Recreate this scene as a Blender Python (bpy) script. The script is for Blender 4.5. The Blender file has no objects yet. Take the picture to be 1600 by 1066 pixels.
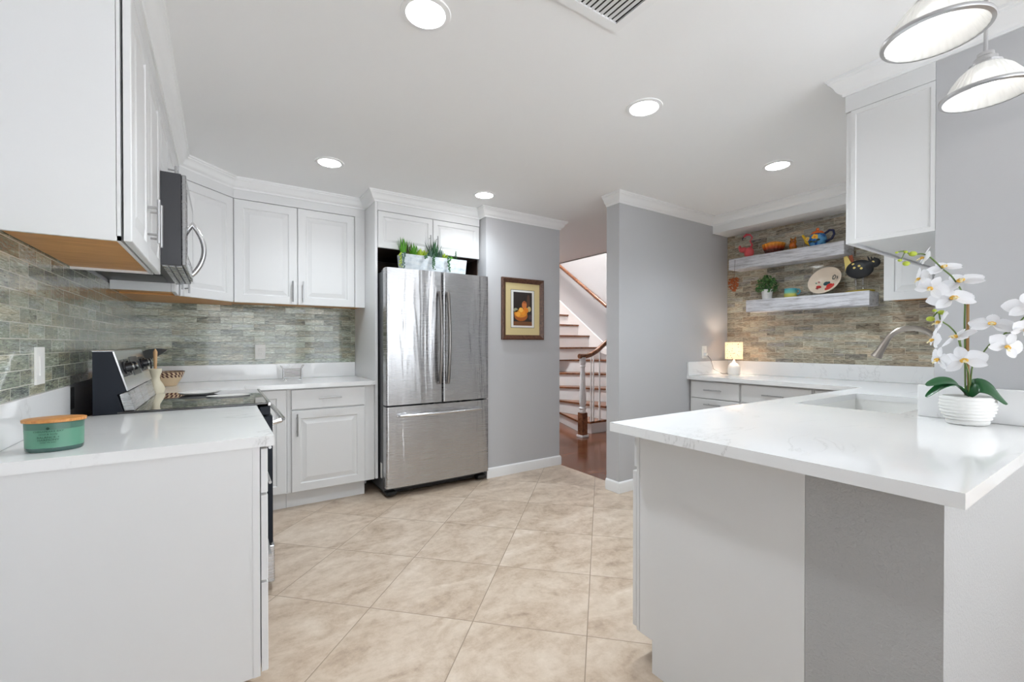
import bpy, bmesh, math, random
from mathutils import Vector, Matrix, Quaternion
random.seed(7)
C = bpy.context.scene.collection
PI = math.pi
R = math.radians

# ------------------------------------------------------------------ camera, world, exposure
YAW = 0.5846
cam_d = bpy.data.cameras.new('camera'); cam = bpy.data.objects.new('camera', cam_d); C.objects.link(cam)
cam.location = (0.5173, -4.1636, 1.2048)
cam.rotation_euler = (PI/2 - 0.0067, 0.0003, -YAW)
cam_d.sensor_width = 36.0
cam_d.lens = 688.57 / 1600 * 36.0
cam_d.shift_y = 9.04 / 1600
cam_d.clip_start = 0.02
bpy.context.scene.camera = cam

world = bpy.data.worlds.new('daylight'); bpy.context.scene.world = world
world.use_nodes = True
bg = world.node_tree.nodes['Background']
bg.inputs[0].default_value = (0.90, 0.95, 1.0, 1)
# overcast sky above; brighter lower half added to throw light up onto the ceiling
_wt = world.node_tree; _tc = _wt.nodes.new('ShaderNodeTexCoord'); _sp = _wt.nodes.new('ShaderNodeSeparateXYZ'); _mr = _wt.nodes.new('ShaderNodeMapRange')
_wt.links.new(_tc.outputs['Generated'], _sp.inputs[0]); _wt.links.new(_sp.outputs[2], _mr.inputs[0])
_mr.inputs[1].default_value = -0.05; _mr.inputs[2].default_value = 0.08; _mr.inputs[3].default_value = 5.4; _mr.inputs[4].default_value = 2.3
_wt.links.new(_mr.outputs[0], bg.inputs[1])
vs = bpy.context.scene.view_settings
vs.view_transform = 'Standard'; vs.look = 'None'; vs.gamma = 1.0; vs.use_curve_mapping = False
vs.exposure = 0.58
DOWNLIGHT = 26.0; SPOT = 58.0

# ------------------------------------------------------------------ helpers
def lin(c):
    c /= 255.0
    return c/12.92 if c <= 0.04045 else ((c+0.055)/1.055)**2.4
def rgb(r, g, b): return (lin(r), lin(g), lin(b), 1)

def mat(name, col=(0.8, 0.8, 0.8, 1), rough=0.5, metal=0.0, **kw):
    m = bpy.data.materials.new(name); m.use_nodes = True
    b = m.node_tree.nodes['Principled BSDF']
    b.inputs['Base Color'].default_value = col
    b.inputs['Roughness'].default_value = rough
    b.inputs['Metallic'].default_value = metal
    for k, v in kw.items(): b.inputs[k.replace('_', ' ')].default_value = v
    return m
def N(m, t, **kw):
    n = m.node_tree.nodes.new(t)
    for k, v in kw.items(): setattr(n, k, v)
    return n
def L(m, a, b): m.node_tree.links.new(a, b)
def bsdf(m): return m.node_tree.nodes['Principled BSDF']
def ramp(m, stops):
    n = N(m, 'ShaderNodeValToRGB'); cr = n.color_ramp
    while len(cr.elements) > 1: cr.elements.remove(cr.elements[-1])
    cr.elements[0].position = stops[0][0]; cr.elements[0].color = stops[0][1]
    for p, c in stops[1:]:
        e = cr.elements.new(p); e.color = c
    return n
def noise(m, vec, scale, detail=4, rough=0.5, dist=0.0, dims='3D'):
    n = N(m, 'ShaderNodeTexNoise'); n.noise_dimensions = dims
    n.inputs['Scale'].default_value = scale; n.inputs['Detail'].default_value = detail
    n.inputs['Roughness'].default_value = rough; n.inputs['Distortion'].default_value = dist
    if vec is not None: L(m, vec, n.inputs['Vector'])
    return n
def objco(m):
    return N(m, 'ShaderNodeNewGeometry').outputs['Position']   # world position
def mapping(m, vec, loc=(0,0,0), rot=(0,0,0), scale=(1,1,1)):
    n = N(m, 'ShaderNodeMapping'); L(m, vec, n.inputs['Vector'])
    n.inputs['Location'].default_value = loc; n.inputs['Rotation'].default_value = rot; n.inputs['Scale'].default_value = scale
    return n.outputs[0]
def math_n(m, op, a, b=None):
    n = N(m, 'ShaderNodeMath', operation=op)
    for i, x in enumerate((a, b)):
        if x is None: continue
        if isinstance(x, (int, float)): n.inputs[i].default_value = x
        else: L(m, x, n.inputs[i])
    return n.outputs[0]
def mixc(m, fac, a, b, mode='MIX'):
    n = N(m, 'ShaderNodeMix', data_type='RGBA', blend_type=mode)
    for idx, x in ((0, fac), (6, a), (7, b)):
        if isinstance(x, (int, float)): n.inputs[idx].default_value = x
        elif isinstance(x, tuple): n.inputs[idx].default_value = x
        else: L(m, x, n.inputs[idx])
    return n.outputs[2]
def bump(m, h, strength=0.3, dist=0.002):
    n = N(m, 'ShaderNodeBump'); n.inputs['Strength'].default_value = strength; n.inputs['Distance'].default_value = dist
    L(m, h, n.inputs['Height']); L(m, n.outputs[0], bsdf(m).inputs['Normal'])
    return n

# ------------------------------------------------------------------ materials
M = {}
M['cab'] = mat('cabinet_white', rgb(226, 226, 226), 0.42)
m = M['cab']; n_ = noise(m, mapping(m, objco(m), scale=(1, 1, 0.15)), 60, 3); bump(m, n_.outputs[0], 0.03, 0.0005)
M['crown'] = mat('trim_white', rgb(240, 240, 240), 0.4)
M['ceil'] = mat('ceiling_paint', rgb(243, 243, 243), 0.85)
m = M['ceil']; bump(m, noise(m, objco(m), 90, 3).outputs[0], 0.12, 0.001)
def paint(name, c):
    m = mat(name, c, 0.6); bump(m, noise(m, objco(m), 140, 3, 0.6).outputs[0], 0.25, 0.0012); return m
M['wall'] = paint('grey_wall_paint', rgb(192, 192, 194))
M['pony'] = mat('grey_textured_paint', rgb(180, 180, 180), 0.65)
m = M['pony']; bump(m, noise(m, objco(m), 120, 4, 0.6, 0.4).outputs[0], 0.9, 0.0025)
M['near'] = mat('near_room_paint', rgb(238, 238, 236), 0.7)
M['steel'] = mat('brushed_steel', (0.52, 0.52, 0.53, 1), 0.30, 1.0, Anisotropic=0.85)
m = M['steel']
tg = N(m, 'ShaderNodeTangent', direction_type='RADIAL', axis='Z'); L(m, tg.outputs[0], bsdf(m).inputs['Tangent']); bsdf(m).inputs['Anisotropic Rotation'].default_value = 0.25
ns = noise(m, mapping(m, objco(m), scale=(3, 3, 400)), 2, 3)
rr = ramp(m, [(0.3, (0.24,)*3+(1,)), (0.7, (0.29,)*3+(1,))]); L(m, ns.outputs[0], rr.inputs[0]); L(m, rr.outputs[0], bsdf(m).inputs['Roughness'])
wob = noise(m, mapping(m, objco(m), scale=(9, 9, 0.9)), 1.0, 3, 0.5, 0.6); bump(m, wob.outputs[0], 0.8, 0.010)
M['metal'] = mat('polished_steel', (0.66, 0.66, 0.67, 1), 0.22, 1.0)
M['nickel'] = mat('brushed_nickel', (0.40, 0.36, 0.32, 1), 0.3, 1.0)
M['dark_nickel'] = mat('dark_brushed_handle', (0.33, 0.31, 0.30, 1), 0.32, 1.0)
M['pull'] = mat('satin_pull', (0.52, 0.52, 0.53, 1), 0.3, 1.0)
M['darkside'] = mat('appliance_grey', rgb(92, 93, 96), 0.4, 0.3)
M['black'] = mat('black_plastic', (0.012, 0.012, 0.014, 1), 0.3)
M['blackenamel'] = mat('black_enamel', (0.010, 0.013, 0.020, 1), 0.42, 0, Specular_IOR_Level=0.22)
M['rubber'] = mat('black_rubber', (0.01, 0.01, 0.01, 1), 0.6)
M['glasstop'] = mat('black_cooktop_glass', (0.010, 0.010, 0.012, 1), 0.03, 0, Coat_Weight=1.0, Coat_Roughness=0.02, IOR=1.8)
M['white_plastic'] = mat('white_plastic', rgb(235, 234, 230), 0.3)
M['ceramic'] = mat('white_ceramic', rgb(236, 235, 232), 0.3)
M['cream'] = mat('cream_ceramic', rgb(232, 222, 196), 0.35)
M['emit'] = mat('lamp_glow', (1, 1, 1, 1), 0.5)
bsdf(M['emit']).inputs['Emission Color'].default_value = (0.97, 0.98, 1.0, 1); bsdf(M['emit']).inputs['Emission Strength'].default_value = DOWNLIGHT
def emit(name, col, s):
    m = mat(name, col, 0.5); bsdf(m).inputs['Emission Color'].default_value = col; bsdf(m).inputs['Emission Strength'].default_value = s; return m
M['bulb'] = emit('pendant_bulb', (1, 0.98, 0.95, 1), 3.2)
M['bulb_warm'] = emit('warm_bulb', (1.0, 0.80, 0.62, 1), 120.0)

def quartz():
    m = mat('white_quartz', rgb(238, 238, 238), 0.07)
    p = objco(m)
    a = noise(m, mapping(m, p, rot=(0.4, 0.2, 0.6), scale=(1.0, 2.4, 1.6)), 1.3, 8, 0.62, 0.6)
    d = math_n(m, 'ABSOLUTE', math_n(m, 'SUBTRACT', a.outputs[0], 0.52))
    v = ramp(m, [(0.0, (1, 1, 1, 1)), (0.004, (0.3,)*3+(1,)), (0.014, (0, 0, 0, 1))]); L(m, d, v.inputs[0])
    k = noise(m, p, 2.2, 3)
    kk = ramp(m, [(0.48, (0, 0, 0, 1)), (0.66, (1, 1, 1, 1))]); L(m, k.outputs[0], kk.inputs[0])
    f = math_n(m, 'MULTIPLY', v.outputs[0], kk.outputs[0])
    f = math_n(m, 'MULTIPLY', f, 0.5)
    cl = noise(m, p, 3.5, 4)
    base = mixc(m, cl.outputs[0], rgb(234, 234, 234), rgb(243, 243, 243))
    L(m, mixc(m, f, base, rgb(168, 166, 164)), bsdf(m).inputs['Base Color'])
    return m
M['quartz'] = quartz()

def glass_tile(name, axis, stops, grout):
    """glass brick mosaic 150 x 50 mm; axis 'x' = wall runs along X, 'y' = along Y"""
    m = mat(name, (0.4, 0.4, 0.4, 1), 0.1, 0, Coat_Weight=0.6, Coat_Roughness=0.05)
    p = objco(m)
    sp = N(m, 'ShaderNodeSeparateXYZ'); L(m, p, sp.inputs[0])
    cb = N(m, 'ShaderNodeCombineXYZ')
    L(m, sp.outputs[0 if axis == 'x' else 1], cb.inputs[0]); L(m, sp.outputs[2], cb.inputs[1])
    v = mapping(m, cb.outputs[0], loc=(0.013, -0.0085, 0))
    br = N(m, 'ShaderNodeTexBrick'); L(m, v, br.inputs['Vector'])
    br.offset = 0.5; br.inputs['Scale'].default_value = 1.0
    br.inputs['Brick Width'].default_value = 0.152; br.inputs['Row Height'].default_value = 0.0485
    br.inputs['Mortar Size'].default_value = 0.0016; br.inputs['Mortar Smooth'].default_value = 0.3
    br.inputs['Color1'].default_value = (0, 0, 0, 1); br.inputs['Color2'].default_value = (1, 1, 1, 1); br.inputs['Mortar'].default_value = (0.5, 0.5, 0.5, 1)
    off = N(m, 'ShaderNodeVectorMath', operation='SCALE'); L(m, br.outputs['Color'], off.inputs[0]); off.inputs['Scale'].default_value = 40.0
    ad = N(m, 'ShaderNodeVectorMath', operation='ADD'); L(m, mapping(m, v, scale=(16, 120, 1)), ad.inputs[0]); L(m, off.outputs[0], ad.inputs[1])
    st = noise(m, ad.outputs[0], 1.0, 6, 0.72, 1.6)
    r_ = N(m, 'ShaderNodeSeparateColor'); L(m, br.outputs['Color'], r_.inputs[0])
    val = math_n(m, 'ADD', math_n(m, 'MULTIPLY', st.outputs[0], 1.55), math_n(m, 'MULTIPLY', r_.outputs[0], 0.22))
    val = math_n(m, 'SUBTRACT', val, 0.40)
    cr = ramp(m, stops); L(m, val, cr.inputs[0])
    hue = ramp(m, [(0.30, rgb(252, 242, 226)), (0.42, rgb(250, 248, 240)), (0.56, rgb(240, 248, 243)), (0.70, rgb(230, 237, 248))])
    L(m, noise(m, ad.outputs[0], 0.15, 1).outputs[0], hue.inputs[0])
    tinted = mixc(m, 1.0, cr.outputs[0], hue.outputs[0], 'MULTIPLY')
    col = mixc(m, br.outputs['Fac'], tinted, grout)
    L(m, col, bsdf(m).inputs['Base Color'])
    rg = N(m, 'ShaderNodeMapRange'); L(m, br.outputs['Fac'], rg.inputs[0]); rg.inputs[3].default_value = 0.06; rg.inputs[4].default_value = 0.7
    L(m, rg.outputs[0], bsdf(m).inputs['Roughness'])
    big = noise(m, mapping(m, v, scale=(34, 60, 1)), 1.0, 2)
    til = math_n(m, 'MULTIPLY', r_.outputs[0], 0.0)
    h = math_n(m, 'ADD', math_n(m, 'MULTIPLY', st.outputs[0], 0.3), math_n(m, 'MULTIPLY', big.outputs[0], 1.1))
    h = math_n(m, 'SUBTRACT', h, math_n(m, 'MULTIPLY', br.outputs['Fac'], 1.2))
    s2 = N(m, 'ShaderNodeSeparateXYZ'); L(m, v, s2.inputs[0])
    fz = math_n(m, 'FRACT', math_n(m, 'DIVIDE', s2.outputs[1], 0.0485))
    h = math_n(m, 'ADD', h, math_n(m, 'MULTIPLY', math_n(m, 'MULTIPLY', math_n(m, 'SUBTRACT', r_.outputs[0], 0.5), 4.0), fz))
    bump(m, h, 0.6, 0.0030)
    return m
green_stops = [(0.18, rgb(66, 72, 72)), (0.34, rgb(118, 122, 110)), (0.48, rgb(156, 159, 142)), (0.62, rgb(190, 194, 178)), (0.80, rgb(238, 238, 228))]
warm_lit_stops = [(0.18, rgb(82, 74, 68)), (0.34, rgb(136, 124, 112)), (0.48, rgb(176, 164, 148)), (0.62, rgb(202, 192, 176)), (0.8, rgb(236, 228, 214))]  # same tile as the green walls, warm lamp light put into its colour
M['tile_left'] = glass_tile('glass_tile_left', 'y', green_stops, rgb(206, 204, 192))
M['tile_back'] = glass_tile('glass_tile_back', 'x', green_stops, rgb(150, 152, 140))
M['tile_right'] = glass_tile('glass_tile_right', 'y', warm_lit_stops, rgb(196, 184, 160))

def floor_tile():
    m = mat('travertine_tile', (0.4, 0.35, 0.3, 1), 0.33)
    p = objco(m)
    v = mapping(m, p, loc=(0, 0, 0), rot=(0, 0, R(45)))
    # lattice through (1.427,-1.79); tile side .488
    s = 0.4885
    cx = (1.427*math.cos(R(45)) - (-1.79)*math.sin(R(45))); cy = (1.427*math.sin(R(45)) + (-1.79)*math.cos(R(45)))
    v2 = mapping(m, v, loc=(-(cx % s), -(cy % s), 0))
    br = N(m, 'ShaderNodeTexBrick'); L(m, v2, br.inputs['Vector']); br.offset = 0.0
    br.inputs['Scale'].default_value = 1.0; br.inputs['Brick Width'].default_value = s; br.inputs['Row Height'].default_value = s
    br.inputs['Mortar Size'].default_value = 0.0022; br.inputs['Mortar Smooth'].default_value = 0.2
    br.inputs['Color1'].default_value = (0, 0, 0, 1); br.inputs['Color2'].default_value = (1, 1, 1, 1)
    off = N(m, 'ShaderNodeVectorMath', operation='SCALE'); L(m, br.outputs['Color'], off.inputs[0]); off.inputs['Scale'].default_value = 12.0
    ad = N(m, 'ShaderNodeVectorMath', operation='ADD'); L(m, p, ad.inputs[0]); L(m, off.outputs[0], ad.inputs[1])
    a = noise(m, mapping(m, ad.outputs[0], rot=(0, 0, 0.5), scale=(1.2, 2.2, 1)), 1.7, 10, 0.64, 1.4)
    b = noise(m, ad.outputs[0], 22, 8, 0.75)
    w = N(m, 'ShaderNodeTexWave'); L(m, mapping(m, ad.outputs[0], rot=(0, 0, 1.1)), w.inputs['Vector'])
    w.inputs['Scale'].default_value = 2.2; w.inputs['Distortion'].default_value = 18.0; w.inputs['Detail'].default_value = 8; w.inputs['Detail Scale'].default_value = 1.2; w.inputs['Detail Roughness'].default_value = 0.7
    t = math_n(m, 'ADD', math_n(m, 'MULTIPLY', a.outputs[0], 0.62), math_n(m, 'MULTIPLY', b.outputs[0], 0.32))
    t = math_n(m, 'ADD', t, math_n(m, 'MULTIPLY', w.outputs[0], 0.06))
    cr = ramp(m, [(0.34, rgb(152, 132, 113)), (0.44, rgb(180, 160, 140)), (0.53, rgb(194, 176, 157)), (0.63, rgb(205, 189, 172)), (0.74, rgb(218, 206, 193))])
    L(m, t, cr.inputs[0])
    L(m, mixc(m, br.outputs['Fac'], cr.outputs[0], rgb(142, 124, 106)), bsdf(m).inputs['Base Color'])
    h = math_n(m, 'SUBTRACT', math_n(m, 'MULTIPLY', b.outputs[0], 0.15), br.outputs['Fac'])
    bump(m, h, 0.4, 0.0015)
    return m
M['floor'] = floor_tile()

def wood(name, dark, light, axis_scale, scale=4.0, rough=0.35, planks=None):
    m = mat(name, light, rough)
    p = objco(m)
    v = mapping(m, p, scale=axis_scale)
    a = noise(m, v, scale, 6, 0.6, 1.2)
    cr = ramp(m, [(0.32, dark), (0.68, light)]); L(m, a.outputs[0], cr.inputs[0])
    out = cr.outputs[0]
    if planks:
        br = N(m, 'ShaderNodeTexBrick'); L(m, p, br.inputs['Vector']); br.offset = 0.4
        br.inputs['Scale'].default_value = 1; br.inputs['Brick Width'].default_value = 1.3; br.inputs['Row Height'].default_value = planks
        br.inputs['Mortar Size'].default_value = 0.001
        br.inputs['Color1'].default_value = (0.75, 0.75, 0.75, 1); br.inputs['Color2'].default_value = (1.15, 1.1, 1.05, 1); br.inputs['Mortar'].default_value = (0.3, 0.3, 0.3, 1)
        out = mixc(m, 1.0, out, br.outputs['Color'], 'MULTIPLY')
    L(m, out, bsdf(m).inputs['Base Color'])
    return m
M['orange_wood'] = wood('orange_maple', rgb(196, 136, 72), rgb(222, 166, 100), (1, 7, 1), 5, 0.4)
M['hall_floor'] = wood('dark_red_hardwood', rgb(82, 46, 30), rgb(136, 86, 58), (1.5, 10, 1), 3, 0.16, 0.09)
M['tread'] = wood('stained_tread', rgb(92, 54, 36), rgb(146, 96, 66), (2, 2, 2), 6, 0.25)
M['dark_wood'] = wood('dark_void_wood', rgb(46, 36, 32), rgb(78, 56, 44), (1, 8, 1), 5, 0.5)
M['frame_wood'] = wood('walnut_frame', rgb(66, 42, 32), rgb(108, 74, 56), (5, 5, 5), 8, 0.35)
M['lid_wood'] = wood('bamboo_lid', rgb(190, 124, 66), rgb(224, 164, 98), (3, 14, 3), 12, 0.4)
M['handle_wood'] = mat('pale_wood', rgb(214, 170, 122), 0.5)
def distressed():
    m = mat('whitewashed_wood', rgb(215, 215, 218), 0.6)
    p = objco(m)
    a = noise(m, mapping(m, p, scale=(6, 2.2, 26)), 2.2, 8, 0.7, 0.6)
    b = noise(m, mapping(m, p, scale=(3, 2, 7)), 3.0, 4, 0.6)
    t = math_n(m, 'ADD', math_n(m, 'MULTIPLY', a.outputs[0], 0.75), math_n(m, 'MULTIPLY', b.outputs[0], 0.25))
    cr = ramp(m, [(0.30, rgb(118, 112, 110)), (0.42, rgb(176, 174, 178)), (0.52, rgb(212, 212, 217)), (0.7, rgb(232, 231, 233))]); L(m, t, cr.inputs[0])
    L(m, cr.outputs[0], bsdf(m).inputs['Base Color']); bump(m, a.outputs[0], 0.4, 0.002)
    return m
M['shelf'] = distressed()
def planter_mat():
    m = mat('weathered_planter', rgb(205, 212, 216), 0.7)
    a = noise(m, mapping(m, objco(m), scale=(5, 5, 12)), 3, 6, 0.7)
    cr = ramp(m, [(0.3, rgb(168, 178, 184)), (0.5, rgb(206, 213, 218)), (0.75, rgb(224, 226, 224))]); L(m, a.outputs[0], cr.inputs[0])
    L(m, cr.outputs[0], bsdf(m).inputs['Base Color']); return m
M['planter'] = planter_mat()

# ------------------------------------------------------------------ mesh helpers
def new(): return bmesh.new()
def box(bm, x0, x1, y0, y1, z0, z1, bev=0.0, seg=1):
    vs_ = [bm.verts.new((x, y, z)) for z in (z0, z1) for y in (y0, y1) for x in (x0, x1)]
    fs = [(0, 2, 3, 1), (4, 5, 7, 6), (0, 1, 5, 4), (2, 6, 7, 3), (0, 4, 6, 2), (1, 3, 7, 5)]
    faces = [bm.faces.new([vs_[i] for i in f]) for f in fs]
    if bev > 0:
        es = list({e for f in faces for e in f.edges})
        bmesh.ops.bevel(bm, geom=es, offset=bev, segments=seg, affect='EDGES', profile=0.5, clamp_overlap=True)
    return bm
def prism(bm, pts, z0, z1):
    a = [bm.verts.new((x, y, z0)) for x, y in pts]; b = [bm.verts.new((x, y, z1)) for x, y in pts]
    n = len(pts)
    bm.faces.new(a[::-1]); bm.faces.new(b)
    for i in range(n): bm.faces.new([a[i], a[(i+1) % n], b[(i+1) % n], b[i]])
    return bm
def extr(bm, pts3, off):
    a = [bm.verts.new(p) for p in pts3]; b = [bm.verts.new(Vector(p)+Vector(off)) for p in pts3]
    n = len(a); bm.faces.new(a[::-1]); bm.faces.new(b)
    for i in range(n): bm.faces.new([a[i], a[(i+1) % n], b[(i+1) % n], b[i]])
    return bm
def tube(bm, pts, r, seg=10, caps=True):
    pts = [Vector(p) for p in pts]
    rs = r if isinstance(r, (list, tuple)) else [r]*len(pts)
    rings = []; up = None
    for i, p in enumerate(pts):
        d = (pts[min(i+1, len(pts)-1)] - pts[max(i-1, 0)]).normalized()
        if up is None:
            up = Vector((0, 0, 1)) if abs(d.z) < 0.9 else Vector((1, 0, 0))
        u = (up - d*up.dot(d)).normalized(); w = d.cross(u); up = u
        rings.append([bm.verts.new(p + (u*math.cos(2*PI*k/seg) + w*math.sin(2*PI*k/seg))*rs[i]) for k in range(seg)])
    for a, b in zip(rings, rings[1:]):
        for k in range(seg): bm.faces.new([a[k], a[(k+1) % seg], b[(k+1) % seg], b[k]])
    if caps: bm.faces.new(rings[0][::-1]); bm.faces.new(rings[-1])
    return bm
def lathe(bm, prof, seg=32, cx=0, cy=0, sx=1, sy=1, cap0=True, cap1=True, ripple=0.0, nrip=0):
    rings = []
    for r, z in prof:
        ring = []
        for k in range(seg):
            t = 2*PI*k/seg; q = r*(1 + ripple*math.cos(nrip*t))
            ring.append(bm.verts.new((cx + q*math.cos(t)*sx, cy + q*math.sin(t)*sy, z)))
        rings.append(ring)
    for a, b in zip(rings, rings[1:]):
        for k in range(seg): bm.faces.new([a[k], a[(k+1) % seg], b[(k+1) % seg], b[k]])
    if cap0: bm.faces.new(rings[0][::-1])
    if cap1: bm.faces.new(rings[-1])
    return bm
def ball(bm, c, r, sx=1, sy=1, sz=1, u=16, v=10, rot=None):
    mt = Matrix.Translation(c) @ (rot.to_matrix().to_4x4() if rot else Matrix.Identity(4)) @ Matrix.Diagonal((r*sx, r*sy, r*sz, 1))
    bmesh.ops.create_uvsphere(bm, u_segments=u, v_segments=v, radius=1.0, matrix=mt)
    return bm
def sweep(bm, path, prof, closed=False):
    """mitred moulding: profile (out, z), outward = right of travel"""
    pts = [Vector((x, y)) for x, y in path]
    rings = []
    for i, p in enumerate(pts):
        ds = []
        if i > 0: ds.append((pts[i]-pts[i-1]).normalized())
        if i < len(pts)-1: ds.append((pts[i+1]-pts[i]).normalized())
        ns_ = [Vector((d.y, -d.x)) for d in ds]
        if len(ns_) == 2:
            n = (ns_[0]+ns_[1]); n = n / (1 + ns_[0].dot(ns_[1]))
        else: n = ns_[0]
        rings.append([bm.verts.new((p.x+n.x*o, p.y+n.y*o, z)) for o, z in prof])
    k = len(prof)
    for a, b in zip(rings, rings[1:]):
        for j in range(k): bm.faces.new([a[j], b[j], b[(j+1) % k], a[(j+1) % k]])
    bm.faces.new(rings[0]); bm.faces.new(rings[-1][::-1])
    return bm
def smooth(bm, ang=35):
    for f in bm.faces: f.smooth = True
    for e in bm.edges:
        if len(e.link_faces) == 2 and e.calc_face_angle(0) > R(ang): e.smooth = False
    return bm
def obj(name, bm, m, parent=None, sm=None, local=False):
    """links ONE mesh object. World coordinates unless local=True (then in the parent's frame)"""
    bmesh.ops.recalc_face_normals(bm, faces=bm.faces[:])
    if sm: smooth(bm, sm)
    if parent is not None and not local:
        base = parent
        off = Vector((0, 0, 0))
        while base is not None: off += base.location; base = base.parent
        bmesh.ops.translate(bm, verts=bm.verts[:], vec=-off)
    me = bpy.data.meshes.new(name); bm.to_mesh(me); bm.free()
    o = bpy.data.objects.new(name, me); C.objects.link(o)
    if m is not None: me.materials.append(m)
    if parent is not None: o.parent = parent
    return o
def tag(o, label, cat, group=None):
    o['label'] = label; o['category'] = cat
    if group: o['group'] = group
    return o
def thing(name, label, cat, loc=(0, 0, 0), rz=0, group=None):
    o = bpy.data.objects.new(name, None); C.objects.link(o); o.empty_display_size = 0.05
    o.location = loc; o.rotation_euler = (0, 0, rz)
    return tag(o, label, cat, group)
def struct(name, bm, m, sm=None):
    o = obj(name, bm, m, None, sm); o['kind'] = 'structure'; return o
def copy_tree(o, parent=None):
    c = o.copy(); C.objects.link(c); c.parent = parent
    for ch in list(o.children): copy_tree(ch, c)
    return c
def move(o, M4):
    return o

# panel door: origin = lower left corner (front view), u along width, n outward
def door_bm(o, u, n, w, h, t=0.019, fw=0.058, flat=False, small=False):
    o = Vector(o); u = Vector(u); n = Vector(n); z = Vector((0, 0, 1))
    if flat: rings = [(0, -0.002), (0.002, 0)]
    else:
        s = 0.7 if small else 1.0
        rings = [(0, -0.0025), (0.0025, 0), (fw*s, 0), (fw*s+0.005, -0.007), (fw*s+0.012, -0.0075), (fw*s+0.038*s, -0.0012), (fw*s+0.041*s, 0.0)]
    bm = new(); prev = None
    def ring(ins, dep):
        return [bm.verts.new(o + u*a + z*b + n*(t+dep)) for a, b in ((ins, ins), (w-ins, ins), (w-ins, h-ins), (ins, h-ins))]
    back = [bm.verts.new(o + u*a + z*b) for a, b in ((0, 0), (w, 0), (w, h), (0, h))]
    bm.faces.new(back[::-1]); prev = back
    for ins, dep in rings:
        r = ring(ins, dep)
        for i in range(4): bm.faces.new([prev[i], prev[(i+1) % 4], r[(i+1) % 4], r[i]])
        prev = r
    bm.faces.new(prev)
    return bm
def pull(parent, c, d, n, length=0.128, r=0.0055, stand=0.032):
    """bar pull: centre on the face, d = bar direction, n = outward"""
    c = Vector(c); d = Vector(d); n = Vector(n)
    bm = new()
    tube(bm, [c+n*stand-d*length*0.62, c+n*stand+d*length*0.62], r, 12)
    for s in (-1, 1): tube(bm, [c+n*0.0-d*s*length*0.38, c+n*stand-d*s*length*0.38], r*0.8, 8)
    return obj('handle', bm, M['pull'], parent, 30)
def door(parent, o, u, n, w, h, handle=None, name='door', flat=False, hdir=(0, 0, 1), small=False, hl=0.13):
    dd = obj(name, door_bm(o, u, n, w, h, flat=flat, small=small), M['cab'], parent)
    if handle is not None:
        c = Vector(o)+Vector(u)*handle[0]+Vector((0, 0, 1))*handle[1]+Vector(n)*0.0195
        pull(dd, c, hdir, n, hl)
    return dd

# ------------------------------------------------------------------ the shell
CZ = 2.417
TOP = 0.914; SL = 0.032
bm = new(); box(bm, -0.15, 3.34, -6.8, 0.15, -0.1, 0); box(bm, 3.34, 6.2, -6.8, -1.6, -0.1, 0); struct('floor', bm, M['floor'])
bm = new(); box(bm, 3.34, 6.2, -1.6, 5.0, -0.1, 0.0); box(bm, 2.6, 3.34, -0.62, 5.0, -0.1, -0.0005); struct('floor_hall', bm, M['hall_floor'])
bm = new(); box(bm, -0.15, 6.2, -6.8, -1.45, CZ, CZ+0.12); box(bm, -0.15, 4.78, -1.45, 5.0, CZ, CZ+0.12); box(bm, 4.78, 6.2, -1.45, 0.02, CZ, CZ+0.12)
box(bm, 4.7, 6.2, -0.1, 5.0, 5.0, 5.1)
struct('ceiling', bm, M['ceil'])
bm = new(); box(bm, -0.15, 0, -6.8, 0.15, 0, CZ); struct('wall_left', bm, M['wall'])
bm = new(); box(bm, 0, 2.62, 0, 0.15, 0, CZ); struct('wall_back', bm, M['wall'])
bm = new(); box(bm, 2.497, 3.342, -0.755, -0.62, 0, CZ); box(bm, 2.497, 2.62, -0.62, 0, 0, CZ); struct('wall_beside_fridge', bm, M['wall'])
bm = new(); box(bm, 3.192, 4.90, -1.683, -1.545, 0, CZ); struct('wall_beside_hall', bm, M['wall'])
bm = new(); box(bm, 4.74, 4.90, -3.885, -1.683, 0, CZ); struct('wall_right', bm, M['wall'])
bm = new(); box(bm, 2.915, 4.74, -3.885, -3.623, 0, CZ); box(bm, 4.9, 6.2, -3.885, -3.623, 0, CZ); struct('wall_dining', bm, M['wall'])
bm = new(); box(bm, 1.83, 2.915, -3.885, -3.612, 0, TOP-SL); struct('wall_peninsula', bm, M['pony'])
bm = new(); box(bm, 6.05, 6.2, -1.6, 5.0, 0, 5.0); struct('wall_stairwell', bm, M['wall'])
bm = new(); box(bm, 2.6, 6.2, 5.0, 5.15, 0, 5.0); box(bm, 2.45, 2.6, 0.15, 5.0, 0, CZ); box(bm, 4.66, 4.78, 2.0, 5.0, 0, 5.0)
box(bm, 4.66, 4.78, 0.02, 2.0, CZ+0.12, 5.0); box(bm, 4.78, 6.05, -0.1, 0.02, CZ+0.12, 5.0)
struct('wall_hall', bm, M['wall'])
bm = new(); box(bm, 4.9, 6.05, -1.6, -1.45, 0, CZ); struct('wall_hall_near', bm, M['wall'])
bm = new(); box(bm, 6.05, 6.2, -6.8, -1.6, 0, CZ); struct('wall_dining_right', bm, M['near'])
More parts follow.
